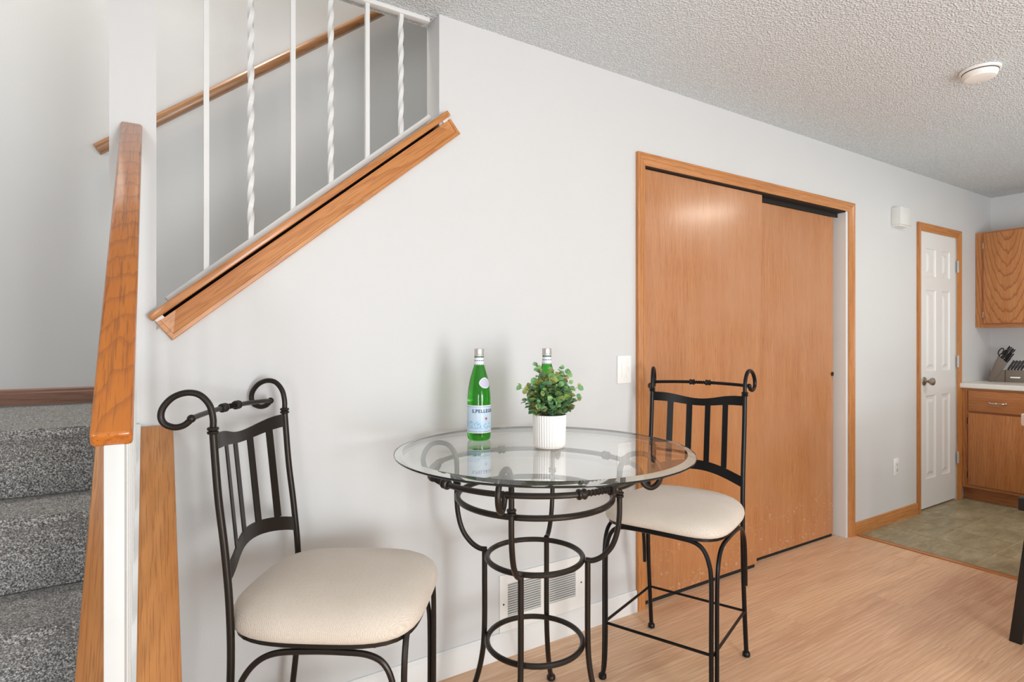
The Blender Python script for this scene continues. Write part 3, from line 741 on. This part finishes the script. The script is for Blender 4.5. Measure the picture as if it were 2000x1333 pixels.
    for a, b, nm in (((0.217, -0.186, fz), (0.217, 0.186, fz), 'footrest'), ((-0.216, -0.186, 0.186), (-0.216, 0.186, 0.186), 'stretcher'), ((0.210, 0.196, fz), (-0.212, 0.194, 0.186), 'stretcher'), ((0.210, -0.196, fz), (-0.212, -0.194, 0.186), 'stretcher')):
        MB().tube([a, b], 0.0052, 8).build(nm, mat, r)
    # seat pan and cushion
    def outline(k, n=64):
        out = []
        for i in range(n):
            a = 2*PI*i/n; ca, sa_ = math.cos(a), math.sin(a); e = 4.0
            rr = (abs(ca)**e+abs(sa_)**e)**(-1/e); X = rr*ca; Y = rr*sa_
            wd = 0.222 if X > 0 else 0.222-0.022*(X*X)
            out.append((0.006+X*0.235*k, Y*wd*k))
        return out
    def loft(levels, name, mt, parent=r):
        n = 64; vs = []; fs = []
        for k, z, cr in levels:
            for (x, y) in outline(k): vs.append((x, y, z-cr*((x-0.006)/0.235)**2*0.15-1.9*cr*(y/0.222)**2))
        L = len(levels)
        for i in range(L-1):
            for k in range(n): fs.append((i*n+k, i*n+(k+1) % n, i*n+n+(k+1) % n, i*n+n+k))
        fs += [tuple(range(n))[::-1], tuple(range((L-1)*n, L*n))]
        return MB().add(vs, fs).build(name, mt, parent, angle=60)
    loft([(0.93, seat_lo-0.012, 0.003), (0.975, seat_lo-0.010, 0.003), (0.975, seat_lo, 0.003), (0.93, seat_lo+0.002, 0.003)], 'seat_pan', mat)
    lv = [(0.95, 0.0), (0.99, 0.03), (1.012, 0.10), (1.022, 0.22), (1.016, 0.36), (0.985, 0.52), (0.93, 0.65), (0.82, 0.79), (0.66, 0.885), (0.45, 0.95), (0.25, 0.985), (0.08, 1.0)]
    loft([(k, seat_lo+0.001+(seat_hi-seat_lo)*f, 0.004) for k, f in lv], 'seat_cushion', M['fabric'])
    for cx_ in (-0.1, 0.14): MB().box(cx_-0.012, cx_+0.012, -0.195, 0.195, seat_lo-0.022, seat_lo-0.012).build('seat_rail', mat, r, smooth=False)
    return r
stool_a = make_stool(M['iron'], 0.553, 0.648, 0.527)
stool_a['label'] = 'dark bronze iron bar stool with beige seat, beside the stair handrail'; stool_a['group'] = 'bar stools at the glass table'
stool_b = make_stool(M['black_iron'], 0.586, 0.659, 0.556)
stool_b['label'] = 'black iron bar stool with beige seat, in front of the closet doors'; stool_b['group'] = 'bar stools at the glass table'
# placed by heading (azimuth of the stool's front)
def place(o, x, y, az): o.location = (x, y, 0); o.rotation_euler = (0, 0, math.radians(az))
place(stool_a, 0.424, -0.383, -34.8)
place(stool_b, 1.683, -0.418, 202.5)

# ------------------------------------------------------------------ bistro table
tb = thing('bistro_table', 'round glass-topped bistro table with scrolled bronze iron base', 'table', (1.051, -0.387, 0), math.radians(-3.45))
mt = M['iron']
RR = 0.335; RZ = 0.828
for k in range(4):
    a = PI/4+k*PI/2; c_, s_ = math.cos(a), math.sin(a)
    def Q(r_, z_): return (r_*c_, r_*s_, z_)
    MB().tube(spline([Q(0.246, 0.012), Q(0.214, 0.075), Q(0.190, 0.15), Q(0.176, 0.23), Q(0.172, 0.32), Q(0.172, 0.45), Q(0.172, 0.546)], 7), 0.0092, 12).build('leg', mt, tb)
    arm = [(0.166, 0.548), (0.190, 0.549), (0.220, 0.566), (0.248, 0.600), (0.264, 0.645), (0.271, 0.70), (0.271, 0.77), (0.271, 0.82), (0.277, 0.856), (0.297, 0.884), (0.328, 0.894), (0.360, 0.888), (0.385, 0.866), (0.395, 0.836), (0.388, 0.807), (0.368, 0.791), (0.348, 0.798), (0.337, 0.817), (0.335, 0.828)]
    MB().tube(spline([Q(*p) for p in arm], 6), 0.0085, 12).build('scroll_arm', mt, tb)
    m = MB()
    for zz in (0.758, 0.768): m.torus(Q(0.271, zz), 0.0098, 0.0045)
    m.build('collar', mt, tb)
    MB().lathe([(0, 0), (0.013, 0), (0.016, 0.004), (0.016, 0.013), (0.012, 0.019), (0, 0.021)], 16).build('foot', mt, tb, loc=Q(0.248, 0))
    # ring quarter with knots and twist
    def arc(d0, d1, n): return [Vector((RR*math.cos(a+math.radians(d0+(d1-d0)*i/n)), RR*math.sin(a+math.radians(d0+(d1-d0)*i/n)), RZ)) for i in range(n+1)]
    MB().tube(arc(0, 36, 14), 0.0085, 10).build('ring_bar', mt, tb)
    MB().tube(arc(36, 54, 40), 0.0098, 3, twist=170).build('ring_twist', mt, tb)
    MB().tube(arc(54, 90, 14), 0.0085, 10).build('ring_bar', mt, tb)
    for d in (36, 54):
        t_ = a+math.radians(d)
        MB().lathe([(0.008, -0.013), (0.0142, -0.0115), (0.0152, -0.007), (0.0122, -0.001), (0.0122, 0.001), (0.0152, 0.007), (0.0142, 0.0115), (0.008, 0.013)], 18).build('knot', mt, tb, loc=(RR*math.cos(t_), RR*math.sin(t_), RZ), rot=(PI/2, 0, t_))
    t_ = a; m = MB()
    for dd in (-1.6, 1.6):
        t_ = a+math.radians(dd); m.tube([Vector((RR*math.cos(t_-0.02), RR*math.sin(t_-0.02), RZ)), Vector((RR*math.cos(t_+0.02), RR*math.sin(t_+0.02), RZ))], 0.0105, 12)
    m.build('ferrule', mt, tb)
for z_, R_, r_ in ((0.272, 0.1545, 0.0088), (0.543, 0.1545, 0.0088), (0.742, 0.2495, 0.0092)):
    MB().torus((0, 0, z_), R_, r_, seg=72, ring=10).build('hoop', mt, tb)
gt = thing('glass', '', '', (0, 0, 0)); bpy.data.objects.remove(gt)
gx, gy, GT, GB = 1.018, -0.480, 0.9145, 0.9030
gl = MB().lathe([(0, GB), (0.4475, GB)], 96, mi=0)
gl.lathe([(0.426, GT), (0, GT)], 96, mi=0)
gl.lathe([(0.4500, GB+0.0065), (0.426, GT)], 96, mi=1)
top = tag(gl.build('table_top', [M['glass'], M['bevel_glass']], tb, angle=8), 'clear round glass top with a bevelled rim')
MB().lathe([(0.4475, GB), (0.4500, GB+0.002), (0.4506, GB+0.0045), (0.4500, GB+0.0065)], 96).build('rim', M['glass_edge'], tb)
rz = math.radians(3.45); dx, dy = gx-1.051, gy+0.387
off = (dx*math.cos(rz)-dy*math.sin(rz), dx*math.sin(rz)+dy*math.cos(rz), 0)
for o in tb.children:
    if o.name.split('.')[0] in ('table_top', 'rim'): o.location = off

# ------------------------------------------------------------------ bottles
def face(x, y): return math.atan2(CAM.y-y, CAM.x-x)
BP = [(0, 0.004), (0.024, 0.001), (0.033, 0.001), (0.0375, 0.006), (0.039, 0.014), (0.039, 0.118), (0.0388, 0.135), (0.0375, 0.155), (0.0345, 0.178), (0.0300, 0.200), (0.0240, 0.222), (0.0185, 0.240), (0.0158, 0.252), (0.0148, 0.266), (0.0142, 0.280), (0.0150, 0.282), (0.0150, 0.286), (0.0140, 0.287), (0.0140, 0.290), (0, 0.290)]
def brad(z):
    for (r0, z0_), (r1, z1_) in zip(BP[3:], BP[4:]):
        if z0_ <= z <= z1_ and z1_ > z0_: return r0+(r1-r0)*(z-z0_)/(z1_-z0_)
    return 0.039
def wrapmesh(name, mat, parent, pts2d, faces, e=0.0005):
    """flat (arc length u, height z) shape wrapped on the bottle, label front at local +x"""
    vs = []
    for u, z in pts2d:
        R0 = brad(z)+e; a = u/0.039; vs.append((R0*math.cos(a), R0*math.sin(a), z))
    m = MB().add(vs, faces); o = m.build(name, mat, parent, angle=80); return o
def gridpatch(u0, u1, z0_, z1_, nu, nz):
    P_ = [(u0+(u1-u0)*i/nu, z0_+(z1_-z0_)*j/nz) for i in range(nu+1) for j in range(nz+1)]
    F_ = [(i*(nz+1)+j, (i+1)*(nz+1)+j, (i+1)*(nz+1)+j+1, i*(nz+1)+j+1) for i in range(nu) for j in range(nz)]
    return P_, F_
def wraptext(txt, size, u0, z0_, parent, mat, e=0.0011, bold=0.022):
    cu = bpy.data.curves.new('lettering', 'FONT'); cu.body = txt; cu.size = size; cu.offset = bold*size; cu.resolution_u = 4; cu.space_character = 1.12
    o = bpy.data.objects.new('lettering', cu); COL.objects.link(o)
    dg = bpy.context.evaluated_depsgraph_get(); me = bpy.data.meshes.new_from_object(o.evaluated_get(dg)); bpy.data.objects.remove(o)
    bm = bmesh.new(); bm.from_mesh(me); bmesh.ops.triangulate(bm, faces=bm.faces)
    bmesh.ops.subdivide_edges(bm, edges=[e_ for e_ in bm.edges if e_.calc_length() > size*0.35], cuts=2)
    P_ = [(u0+v.co.x, z0_+v.co.y) for v in bm.verts]; bm.verts.index_update(); F_ = [tuple(v.index for v in f.verts) for f in bm.faces]; bm.free()
    return wrapmesh('lettering', mat, parent, P_, F_, e)
def make_bottle(loc, turn, label):
    b = thing('bottle', label, 'bottle', loc, face(loc[0], loc[1])+turn, 'green water bottles on the glass table')
    MB().lathe(BP, 48).build('glass_body', M['green_glass'], b, angle=50)
    # body label, wraps most of the way round
    P_, F_ = gridpatch(-0.104, 0.104, 0.0270, 0.1165, 60, 6); lb = wrapmesh('label', M['label'], b, P_, F_, 0.0004)
    wraptext('S.PELLEGRINO', 0.0150, -0.0235, 0.0935, lb, M['ink'])
    st_ = []
    for k in range(10):
        rr = 0.0062 if k % 2 == 0 else 0.0027; a = PI/2+k*PI/5; st_.append((0.0240+rr*math.cos(a), 0.0735+rr*math.sin(a)))
    st_.append((0.0240, 0.0735)); wrapmesh('red_star', M['red'], lb, st_, [(i, (i+1) % 10, 10) for i in range(10)], 0.0010)
    # oval shoulder label: white rim, grey field
    def oval(k): return [(0.0250+k*0.0230*math.cos(a)*(1+0.10*math.cos(2*a)), 0.1890+k*0.0175*math.sin(a)) for a in [2*PI*i/28 for i in range(28)]]
    ov = oval(1)+oval(0.5)+[(0.0250, 0.1890)]
    F_ = [(i, (i+1) % 28, 28+(i+1) % 28, 28+i) for i in range(28)]+[(28+i, 28+(i+1) % 28, 56) for i in range(28)]
    sh = wrapmesh('shoulder_label', M['paper'], b, ov, F_, 0.0008)
    wrapmesh('shoulder_label_field', M['lavender'], sh, [(0.0250+(u-0.0250)*0.86, 0.1890+(z-0.1890)*0.86) for u, z in ov], F_, 0.0014)
    # neck label, foil ring and cap
    P_, F_ = gridpatch(-0.1224, 0.1224, 0.2475, 0.2790, 48, 3); nl = wrapmesh('neck_label', M['paper'], b, P_, F_, 0.0004)
    for z0_, z1_, mt_ in ((0.2710, 0.2765, 'greenink'), (0.2600, 0.2628, 'ink'), (0.2535, 0.2555, 'label'), (0.2485, 0.2500, 'ink')):
        for q in range(16):
            P_, F_ = gridpatch(-0.122+q*0.01525, -0.122+q*0.01525+(0.0125 if mt_ != 'ink' else 0.009), z0_, z1_, 3, 1); wrapmesh('neck_print', M[mt_], nl, P_, F_, 0.0009)
    MB().lathe([(0.0155, 0.2785), (0.0168, 0.2790), (0.0170, 0.2815), (0.0158, 0.2830), (0.0158, 0.2990), (0.0145, 0.3005), (0, 0.3005)], 36).build('cap', M['cap'], b)
    return b
make_bottle((0.914, -0.262, GT+0.0003), math.radians(0), 'green glass water bottle standing clear of the potted plant')
make_bottle((1.150, -0.316, GT+0.0003), math.radians(150), 'green glass water bottle half hidden behind the potted plant')

# ------------------------------------------------------------------ potted plant
pp = thing('potted_plant', 'leafy green eucalyptus plant in a ribbed white pot on the glass table', 'plant', (1.034, -0.491, GT+0.0003))
rib = lambda a, z: 1.0-0.045*(1-abs(math.cos(a*19)))**1.3
MB().lathe([(0, 0.002), (0.036, 0.0), (0.044, 0.001), (0.0475, 0.006)], 152).build('pot_foot', M['ceramic'], pp)
MB().lathe([(0.0478, 0.006), (0.0495, 0.012), (0.0515, 0.098), (0.0512, 0.101), (0.0480, 0.101), (0.0470, 0.090), (0.045, 0.085)], 304, rmod=lambda a, z: rib(a, z) if 0.005 < z < 0.099 else 1).build('pot', M['ceramic'], pp, angle=60)
MB().lathe([(0, 0.090), (0.047, 0.087)], 32).build('soil', M['stem'], pp)
def leaf_mesh(k):
    n = 10; vs = [(0, 0, 0)]; L, W_ = (0.0225, 0.0112) if k == 0 else ((0.023, 0.0098) if k == 1 else (0.018, 0.0092))
    for i in range(n+1):
        t_ = i/n; vs.append((L*t_, 0, 0.0018*math.sin(PI*t_)))
    for s_ in (-1, 1):
        for i in range(n+1):
            t_ = i/n; wv = W_*math.sin(PI*(t_**0.85))**0.62; vs.append((L*t_, s_*wv, 0.0018*math.sin(PI*t_)+0.0035*(wv/W_)))
    fs = []
    for i in range(n):
        a, b = 1+i, 2+i
        l, l2 = 1+(n+1)+i, 2+(n+1)+i; r_, r2 = 1+2*(n+1)+i, 2+2*(n+1)+i
        fs += [(a, b, l2, l), (a, r_, r2, b)]
    return MB().add(vs, fs)
lm = []
for k, m_ in enumerate(('leaf_a', 'leaf_b', 'leaf_c')):
    o = leaf_mesh(k).build('leaf', M[m_], pp, angle=70); lm.append(o)
stems = MB(); rnd = random.Random(11); cnt = 0
used = [False]*3
def put_leaf(k, p, d, nrm, sc_):
    global cnt
    x = d.normalized(); z = (nrm-x*nrm.dot(x)); z = z.normalized() if z.length > 1e-4 else x.orthogonal().normalized(); y = z.cross(x)
    mtx = Matrix((x, y, z)).transposed()
    if not used[k]: o = lm[k]; used[k] = True
    else: o = bpy.data.objects.new('leaf', lm[k].data); COL.objects.link(o); o.parent = pp
    o.location = p; o.rotation_euler = mtx.to_euler(); o.scale = (sc_,)*3; cnt += 1
rt = Vector((0.8457, -0.5337, 0)); tocam = Vector((-0.5337, -0.8457, 0))
specs = []
for (u, h, d_) in ((-0.042, 0.152, 0.01), (0.036, 0.142, 0.01), (0.058, 0.125, -0.01), (-0.088, 0.085, 0.01), (0.088, 0.085, 0.0), (0.085, 0.055, 0.02), (-0.05, 0.105, 0.03), (0.005, 0.135, -0.02), (0.0, 0.12, 0.035), (0.025, 0.095, 0.045), (-0.025, 0.075, 0.055), (0.05, 0.06, 0.04), (-0.06, 0.05, 0.03), (-0.02, 0.125, -0.04), (0.03, 0.105, -0.06), (-0.06, 0.08, -0.05), (0.065, 0.07, -0.05), (0.0, 0.05, 0.065), (0.02, 0.04, 0.055), (-0.035, 0.04, 0.055), (0.06, 0.10, 0.01), (-0.03, 0.14, 0.0)):
    specs.append(rt*u+tocam*d_+Vector((0, 0, h)))
for tip in specs:
    base = Vector((rnd.uniform(-0.022, 0.022), rnd.uniform(-0.022, 0.022), 0.088)); end = Vector((0, 0, 0.098))+tip
    mid = base.lerp(end, 0.5)+Vector((0, 0, 0.022))-Vector((tip.x, tip.y, 0))*0.18
    path = spline([base, mid, end], 7); stems.tube(path, 0.0011, 5, rfun=lambda t: 0.0014-0.0008*t)
    n = 6 if tip.z < 0.09 else 8
    for j in range(n):
        t_ = 0.22+0.78*j/(n-1); i = min(int(t_*(len(path)-1)), len(path)-2); p = path[i].lerp(path[i+1], t_*(len(path)-1)-i)
        ax = (path[i+1]-path[i]).normalized(); sd_ = ax.cross(Vector((math.cos(j*1.57+tip.x*40), math.sin(j*1.57+tip.x*40), 0.2))).normalized()
        hgt = p.z-0.1
        for s_ in (-1, 1):
            if cnt >= 298: break
            d = sd_*s_*0.85+ax*rnd.uniform(0.25, 0.8)+Vector((rnd.uniform(-.2, .2), rnd.uniform(-.2, .2), rnd.uniform(-.25, .25)))
            k = rnd.choice((0, 0, 0, 0, 2)) if hgt < 0.06 else rnd.choice((0, 0, 1, 1, 2))
            put_leaf(k, p, d, tocam*0.7+Vector((0, 0, 0.7))+Vector((rnd.uniform(-.5, .5), rnd.uniform(-.5, .5), rnd.uniform(-.3, .3))), rnd.uniform(0.85, 1.2)*(1.0 if j < n-2 else 0.7))
    put_leaf(0, path[-1], path[-1]-path[-2], tocam, 0.6)
stems.build('stems', M['stem'], pp)
fill = MB(); src = leaf_mesh(0)
for q in range(520):
    a = rnd.uniform(0, 2*PI); hh = rnd.random()
    rad = rnd.uniform(0.5, 1.0)*(0.044+0.030*math.sin(PI*min(1, hh*1.05+0.08)))
    p = Vector((rad*math.cos(a), rad*math.sin(a), 0.102+0.094*hh))
    if rad > 0.04: p.z = max(p.z, 0.109)
    d = (Vector((p.x, p.y, 0))*14+Vector((rnd.uniform(-1, 1), rnd.uniform(-1, 1), rnd.uniform(-0.4, 1)))).normalized()
    nrm = Vector((d.x*0.5+rnd.uniform(-.5, .5), d.y*0.5+rnd.uniform(-.5, .5), 0.8)); z_ = (nrm-d*nrm.dot(d)).normalized(); y_ = z_.cross(d)
    mx_ = Matrix((d, y_, z_)).transposed(); k_ = rnd.uniform(0.75, 1.05)
    fill.add([p+mx_ @ (Vector(v_)*k_) for v_ in src.v], src.f, rnd.choice((0, 0, 1, 1, 2, 3) if hh > 0.45 else (0, 1, 1, 1, 2)))
tag(fill.build('foliage', [M['leaf_a'], M['leaf_d'], M['leaf_c'], M['leaf_b']], pp, angle=70), kind='stuff')

# ------------------------------------------------------------------ kitchen cabinets
bc = thing('base_cabinet', 'honey oak base cabinet with drawer under the white counter', 'cabinet', (5.36, -0.0, 0))
m = MB().box(0.02, 0.61, -1.0, -0.002, 0.10, 0.872); m.build('carcass', M['cab_z'], bc, smooth=False)
fr = MB()
fr.box(0, 0.02, -0.052, -0.002, 0.10, 0.872); fr.box(0, 0.02, -0.56, -0.51, 0.10, 0.872)
B(0, 0.02, -0.052, -0.002, 0.10, 0.872).build('stile', M['cab_z'], bc, smooth=False)
B(0, 0.02, -0.56, -0.515, 0.10, 0.872).build('stile', M['cab_z'], bc, smooth=False)
B(0, 0.02, -1.0, -0.96, 0.10, 0.872).build('stile', M['cab_z'], bc, smooth=False)
for za, zb in ((0.10, 0.135), (0.675, 0.70), (0.85, 0.872)): B(0.001, 0.0195, -0.99, -0.01, za, zb).build('frame_rail', M['cab_y'], bc, smooth=False)
B(0.07, 0.08, -1.0, -0.002, 0.0, 0.10).build('toe_kick', M['cab_y'], bc, smooth=False)
for ya, yb in ((-0.522, -0.060), (-0.97, -0.552)):
    dr = B(-0.019, 0.0, ya, yb, 0.697, 0.853).build('drawer', M['cab_y'], bc, bevel=0.004)
    m = MB(); yc = (ya+yb)/2
    m.tube(spline([(0, 0.05, 0), (-0.016, 0.047, 0), (-0.026, 0.03, 0), (-0.029, 0, 0), (-0.026, -0.03, 0), (-0.016, -0.047, 0), (0, -0.05, 0)], 5), 0.0045, 8)
    m.sphere((-0.002, 0.05, 0), 0.009, 10); m.sphere((-0.002, -0.05, 0), 0.009, 10); m.sphere((-0.029, 0, 0), 0.008, 10)
    m.build('handle', M['steel'], dr, loc=(-0.0195, (-0.243 if ya > -0.55 else yc), 0.769))
    dd = B(-0.019, 0.0, ya, yb, 0.128, 0.683).build('door', M['cab_plain'], bc, bevel=0.004)
    for zz in (0.2, 0.62):
        B(-0.012, 0.0, yb+0.0003, yb+0.008, zz-0.025, zz+0.025).build('hinge', M['iron'], dd, bevel=0.002)
ct_ = thing('countertop', 'white laminate countertop under the knife block', 'countertop', (5.36, 0, 0.872))
MB().prism([(-0.028, 0.006), (-0.022, 0.0), (0.614, 0.0), (0.614, 0.038), (-0.022, 0.038), (-0.028, 0.032)], 'y', -1.0, -0.0015).build('worktop', M['laminate_top'], ct_, angle=30)
B(0.594, 0.613, -1.0, -0.0015, 0.038, 0.135).build('backsplash', M['laminate_top'], ct_, bevel=0.003)
uc = thing('upper_cabinet', 'honey oak upper cabinet hung in the kitchen corner', 'cabinet', (5.66, 0, 1.347))
B(0.02, 0.313, -0.78, -0.002, 0, 0.765).build('carcass', M['cab_z'], uc, smooth=False)
B(0, 0.02, -0.066, -0.002, 0, 0.765).build('stile', M['cab_z'], uc, smooth=False)
B(0, 0.02, -0.78, -0.74, 0, 0.765).build('stile', M['cab_z'], uc, smooth=False)
for za, zb in ((0.0, 0.045), (0.735, 0.765)): B(0.001, 0.0195, -0.77, -0.01, za, zb).build('frame_rail', M['cab_y'], uc, smooth=False)
dd = B(-0.019, 0.0, -0.425, -0.058, 0.030, 0.752).build('door', M['cab_z'], uc, bevel=0.004)
for zz in (0.10, 0.655): B(-0.010, 0.0, -0.0577, -0.050, zz-0.024, zz+0.024).build('hinge', M['steel'], dd, bevel=0.002)
B(-0.019, 0.0, -0.765, -0.435, 0.030, 0.752).build('door', M['cab_z'], uc, bevel=0.004)

# knife block on the counter
KX, KY, KZ = 5.752, -0.050, 0.9105
kaz = math.atan2(-0.95, 0.31)
kb = thing('knife_block', 'taupe knife block with a small steak-knife box, on the white counter', 'knife block', (KX, KY, KZ), kaz)
KS = 0.82
MB().prism([(x*KS, z) for x, z in ((0.0, 0.014), (0.012, 0.002), (0.058, 0.0), (0.148, 0.150), (0.082, 0.205), (0.078, 0.200))], 'y', -0.045, 0.050).build('main_block', M['block'], kb, bevel=0.002)
MB().prism([(x*KS, z) for x, z in ((0.05, 0.0), (0.145, 0.0), (0.145, 0.09), (0.105, 0.09))], 'y', -0.048, 0.045).build('wedge', M['block'], kb, bevel=0.002)
MB().prism([(x*KS, z) for x, z in ((0.134, 0.0), (0.270, 0.0), (0.270, 0.095), (0.134, 0.095))], 'y', -0.060, 0.035).build('steak_box', M['block'], kb, bevel=0.002)
B(0.168*KS, 0.240*KS, -0.0615, -0.060, 0.034, 0.043).build('badge', M['steel'], kb, smooth=False)
# knives stand in the block as things of their own
kloc = Matrix.Translation((KX, KY, KZ)) @ Matrix.Rotation(kaz, 4, 'Z')
def knife(p, lean, L, w_, label, grp, src=None):
    wp = kloc @ Vector((p[0]*KS, p[1], p[2]))
    if src: k_ = copy_tree(src)
    else:
        k_ = thing('kitchen_knife' if w_ > 0.009 else 'steak_knife', '', 'knife')
        m_ = MB(); vs = []; fs = []
        prof = [(0, 0.85), (0.12, 0.8), (0.35, 1.0), (0.6, 0.88), (0.85, 1.0), (0.97, 0.95), (1.0, 0.7)]
        m_.lathe([(0, 0)]+[(w_*r_, L*z_) for z_, r_ in prof]+[(0, L)], 12); m_.v = [(x, y*0.62, z) for x, y, z in m_.v]
        m_.build('handle', M['handle'], k_)
        MB().lathe([(0, L*0.93), (w_*0.55, L*0.94), (w_*0.55, L*1.01), (0, L*1.02)], 10).build('end_cap', M['steel'], k_)
        B(-w_*0.55, w_*0.55, -0.001, 0.001, -0.05, 0.0).build('blade', M['steel'], k_, smooth=False)
    k_.location = wp; k_.rotation_euler = (Matrix.Rotation(kaz, 3, 'Z') @ Matrix.Rotation(lean, 3, 'Y')).to_euler()
    k_['label'] = label
    if grp: k_['group'] = grp
    return k_
k1 = knife((0.108, 0.010, 0.182), 0.50, 0.115, 0.0125, 'black-handled knife at the top of the block, next to the scissors', 'knives in the main block')
knife((0.128, 0.034, 0.166), 0.55, 0, 0, 'tall black-handled knife second from the scissors in the block', 'knives in the main block', k1)
k3 = knife((0.140, 0.020, 0.155), 0.50, 0.085, 0.0120, 'shorter black-handled knife leaning over the steak knives', 'knives in the main block')
s1 = None
words_ = ('first', 'second', 'third', 'fourth', 'fifth')
for i in range(5):
    lb_ = '%s steak knife from the scissors side in the small front box' % words_[i]
    kk = knife((0.150+0.0235*i, -0.035, 0.0955), 0.50, 0.088, 0.0080, lb_, 'steak knives in the front box', s1)
    if s1 is None: s1 = kk
sc = thing('scissors', 'black-handled kitchen scissors at the end of the knife block', 'scissors', tuple(kloc @ Vector((0.092*KS, -0.026, 0.196))), kaz)
m = MB(); ax = Vector((math.sin(0.45), 0, math.cos(0.45))); sd_ = Vector((0, 1, 0)); px_ = Vector((math.cos(0.45), 0, -math.sin(0.45)))
for q, mm in ((-0.014, 1), (0.016, 1)):
    c0 = ax*0.045+px_*q
    pts = [c0+ax*0.028*math.cos(t)+px_*0.0125*math.sin(t) for t in [2*PI*i/20 for i in range(20)]]
    m.tube(pts, 0.0045, 8, closed=True, up=sd_)
    m.tube([c0-ax*0.028, ax*0.0-px_*q*0.2], 0.006, 8)
m.build('handle', M['handle'], sc); MB().sphere(tuple(ax*0.004), 0.006, 10).build('pivot', M['steel'], sc)
B(-0.006, 0.006, -0.001, 0.001, -0.05, 0).build('blade', M['steel'], sc, rot=(0, 0.45, 0), smooth=False)

# peninsula counter corner and black stool at the right edge
pn = thing('peninsula', 'white rounded counter corner beside the black wooden stool', 'countertop', (3.296, -0.955, 0))
poly = []
for cx_, cy_, a0 in ((0.05, -0.05, 90), ):
    for i in range(9):
        a = math.radians(a0+i*11.25); poly.append((cx_+0.05*math.cos(a), cy_+0.05*math.sin(a)))
poly += [(0.0, -1.6), (0.75, -1.6), (0.75, 0.0)]
MB().prism(poly, 'z', 0.858, 0.910).build('worktop', M['laminate_top'], pn, bevel=0.004)
B(0.28, 0.74, -1.58, -0.20, 0.0, 0.858).build('base', M['cab_z'], pn, smooth=False)
MB().tube(spline([(0.03, -0.03, 0.858), (0.026, -0.03, 0.83), (0.036, -0.035, 0.812), (0.055, -0.045, 0.83), (0.055, -0.045, 0.858)], 6), 0.004, 8).build('bag_hook', M['iron'], pn)
bs = thing('backless_stool', 'black wooden backless stool with splayed legs at the counter', 'stool', (3.20, -1.20, 0), math.radians(0))
SHp = 0.60
MB().prism([(-0.20, -0.16), (0.20, -0.16), (0.20, 0.16), (-0.20, 0.16)], 'z', SHp-0.055, SHp).build('seat', M['black_wood'], bs, bevel=0.008)
for sx in (-1, 1):
    for sy in (-1, 1):
        t0 = Vector((sx*0.145, sy*0.115, SHp-0.055)); b0 = Vector((sx*0.185, sy*0.165, 0.0)); h_ = 0.021
        vs = [(p.x+i*h_, p.y+j*h_, p.z) for p in (b0, t0) for i, j in ((-1, -1), (1, -1), (1, 1), (-1, 1))]
        MB().add(vs, [(3, 2, 1, 0), (4, 5, 6, 7), (0, 1, 5, 4), (1, 2, 6, 5), (2, 3, 7, 6), (3, 0, 4, 7)]).build('leg', M['black_wood'], bs, bevel=0.003)
B(-0.165, 0.165, -0.012, 0.012, 0.20, 0.235).build('stretcher', M['black_wood'], bs, bevel=0.003)
for sx in (-1, 1): B(sx*0.168-0.011, sx*0.168+0.011, -0.14, 0.14, 0.20, 0.235).build('stretcher', M['black_wood'], bs, bevel=0.003)
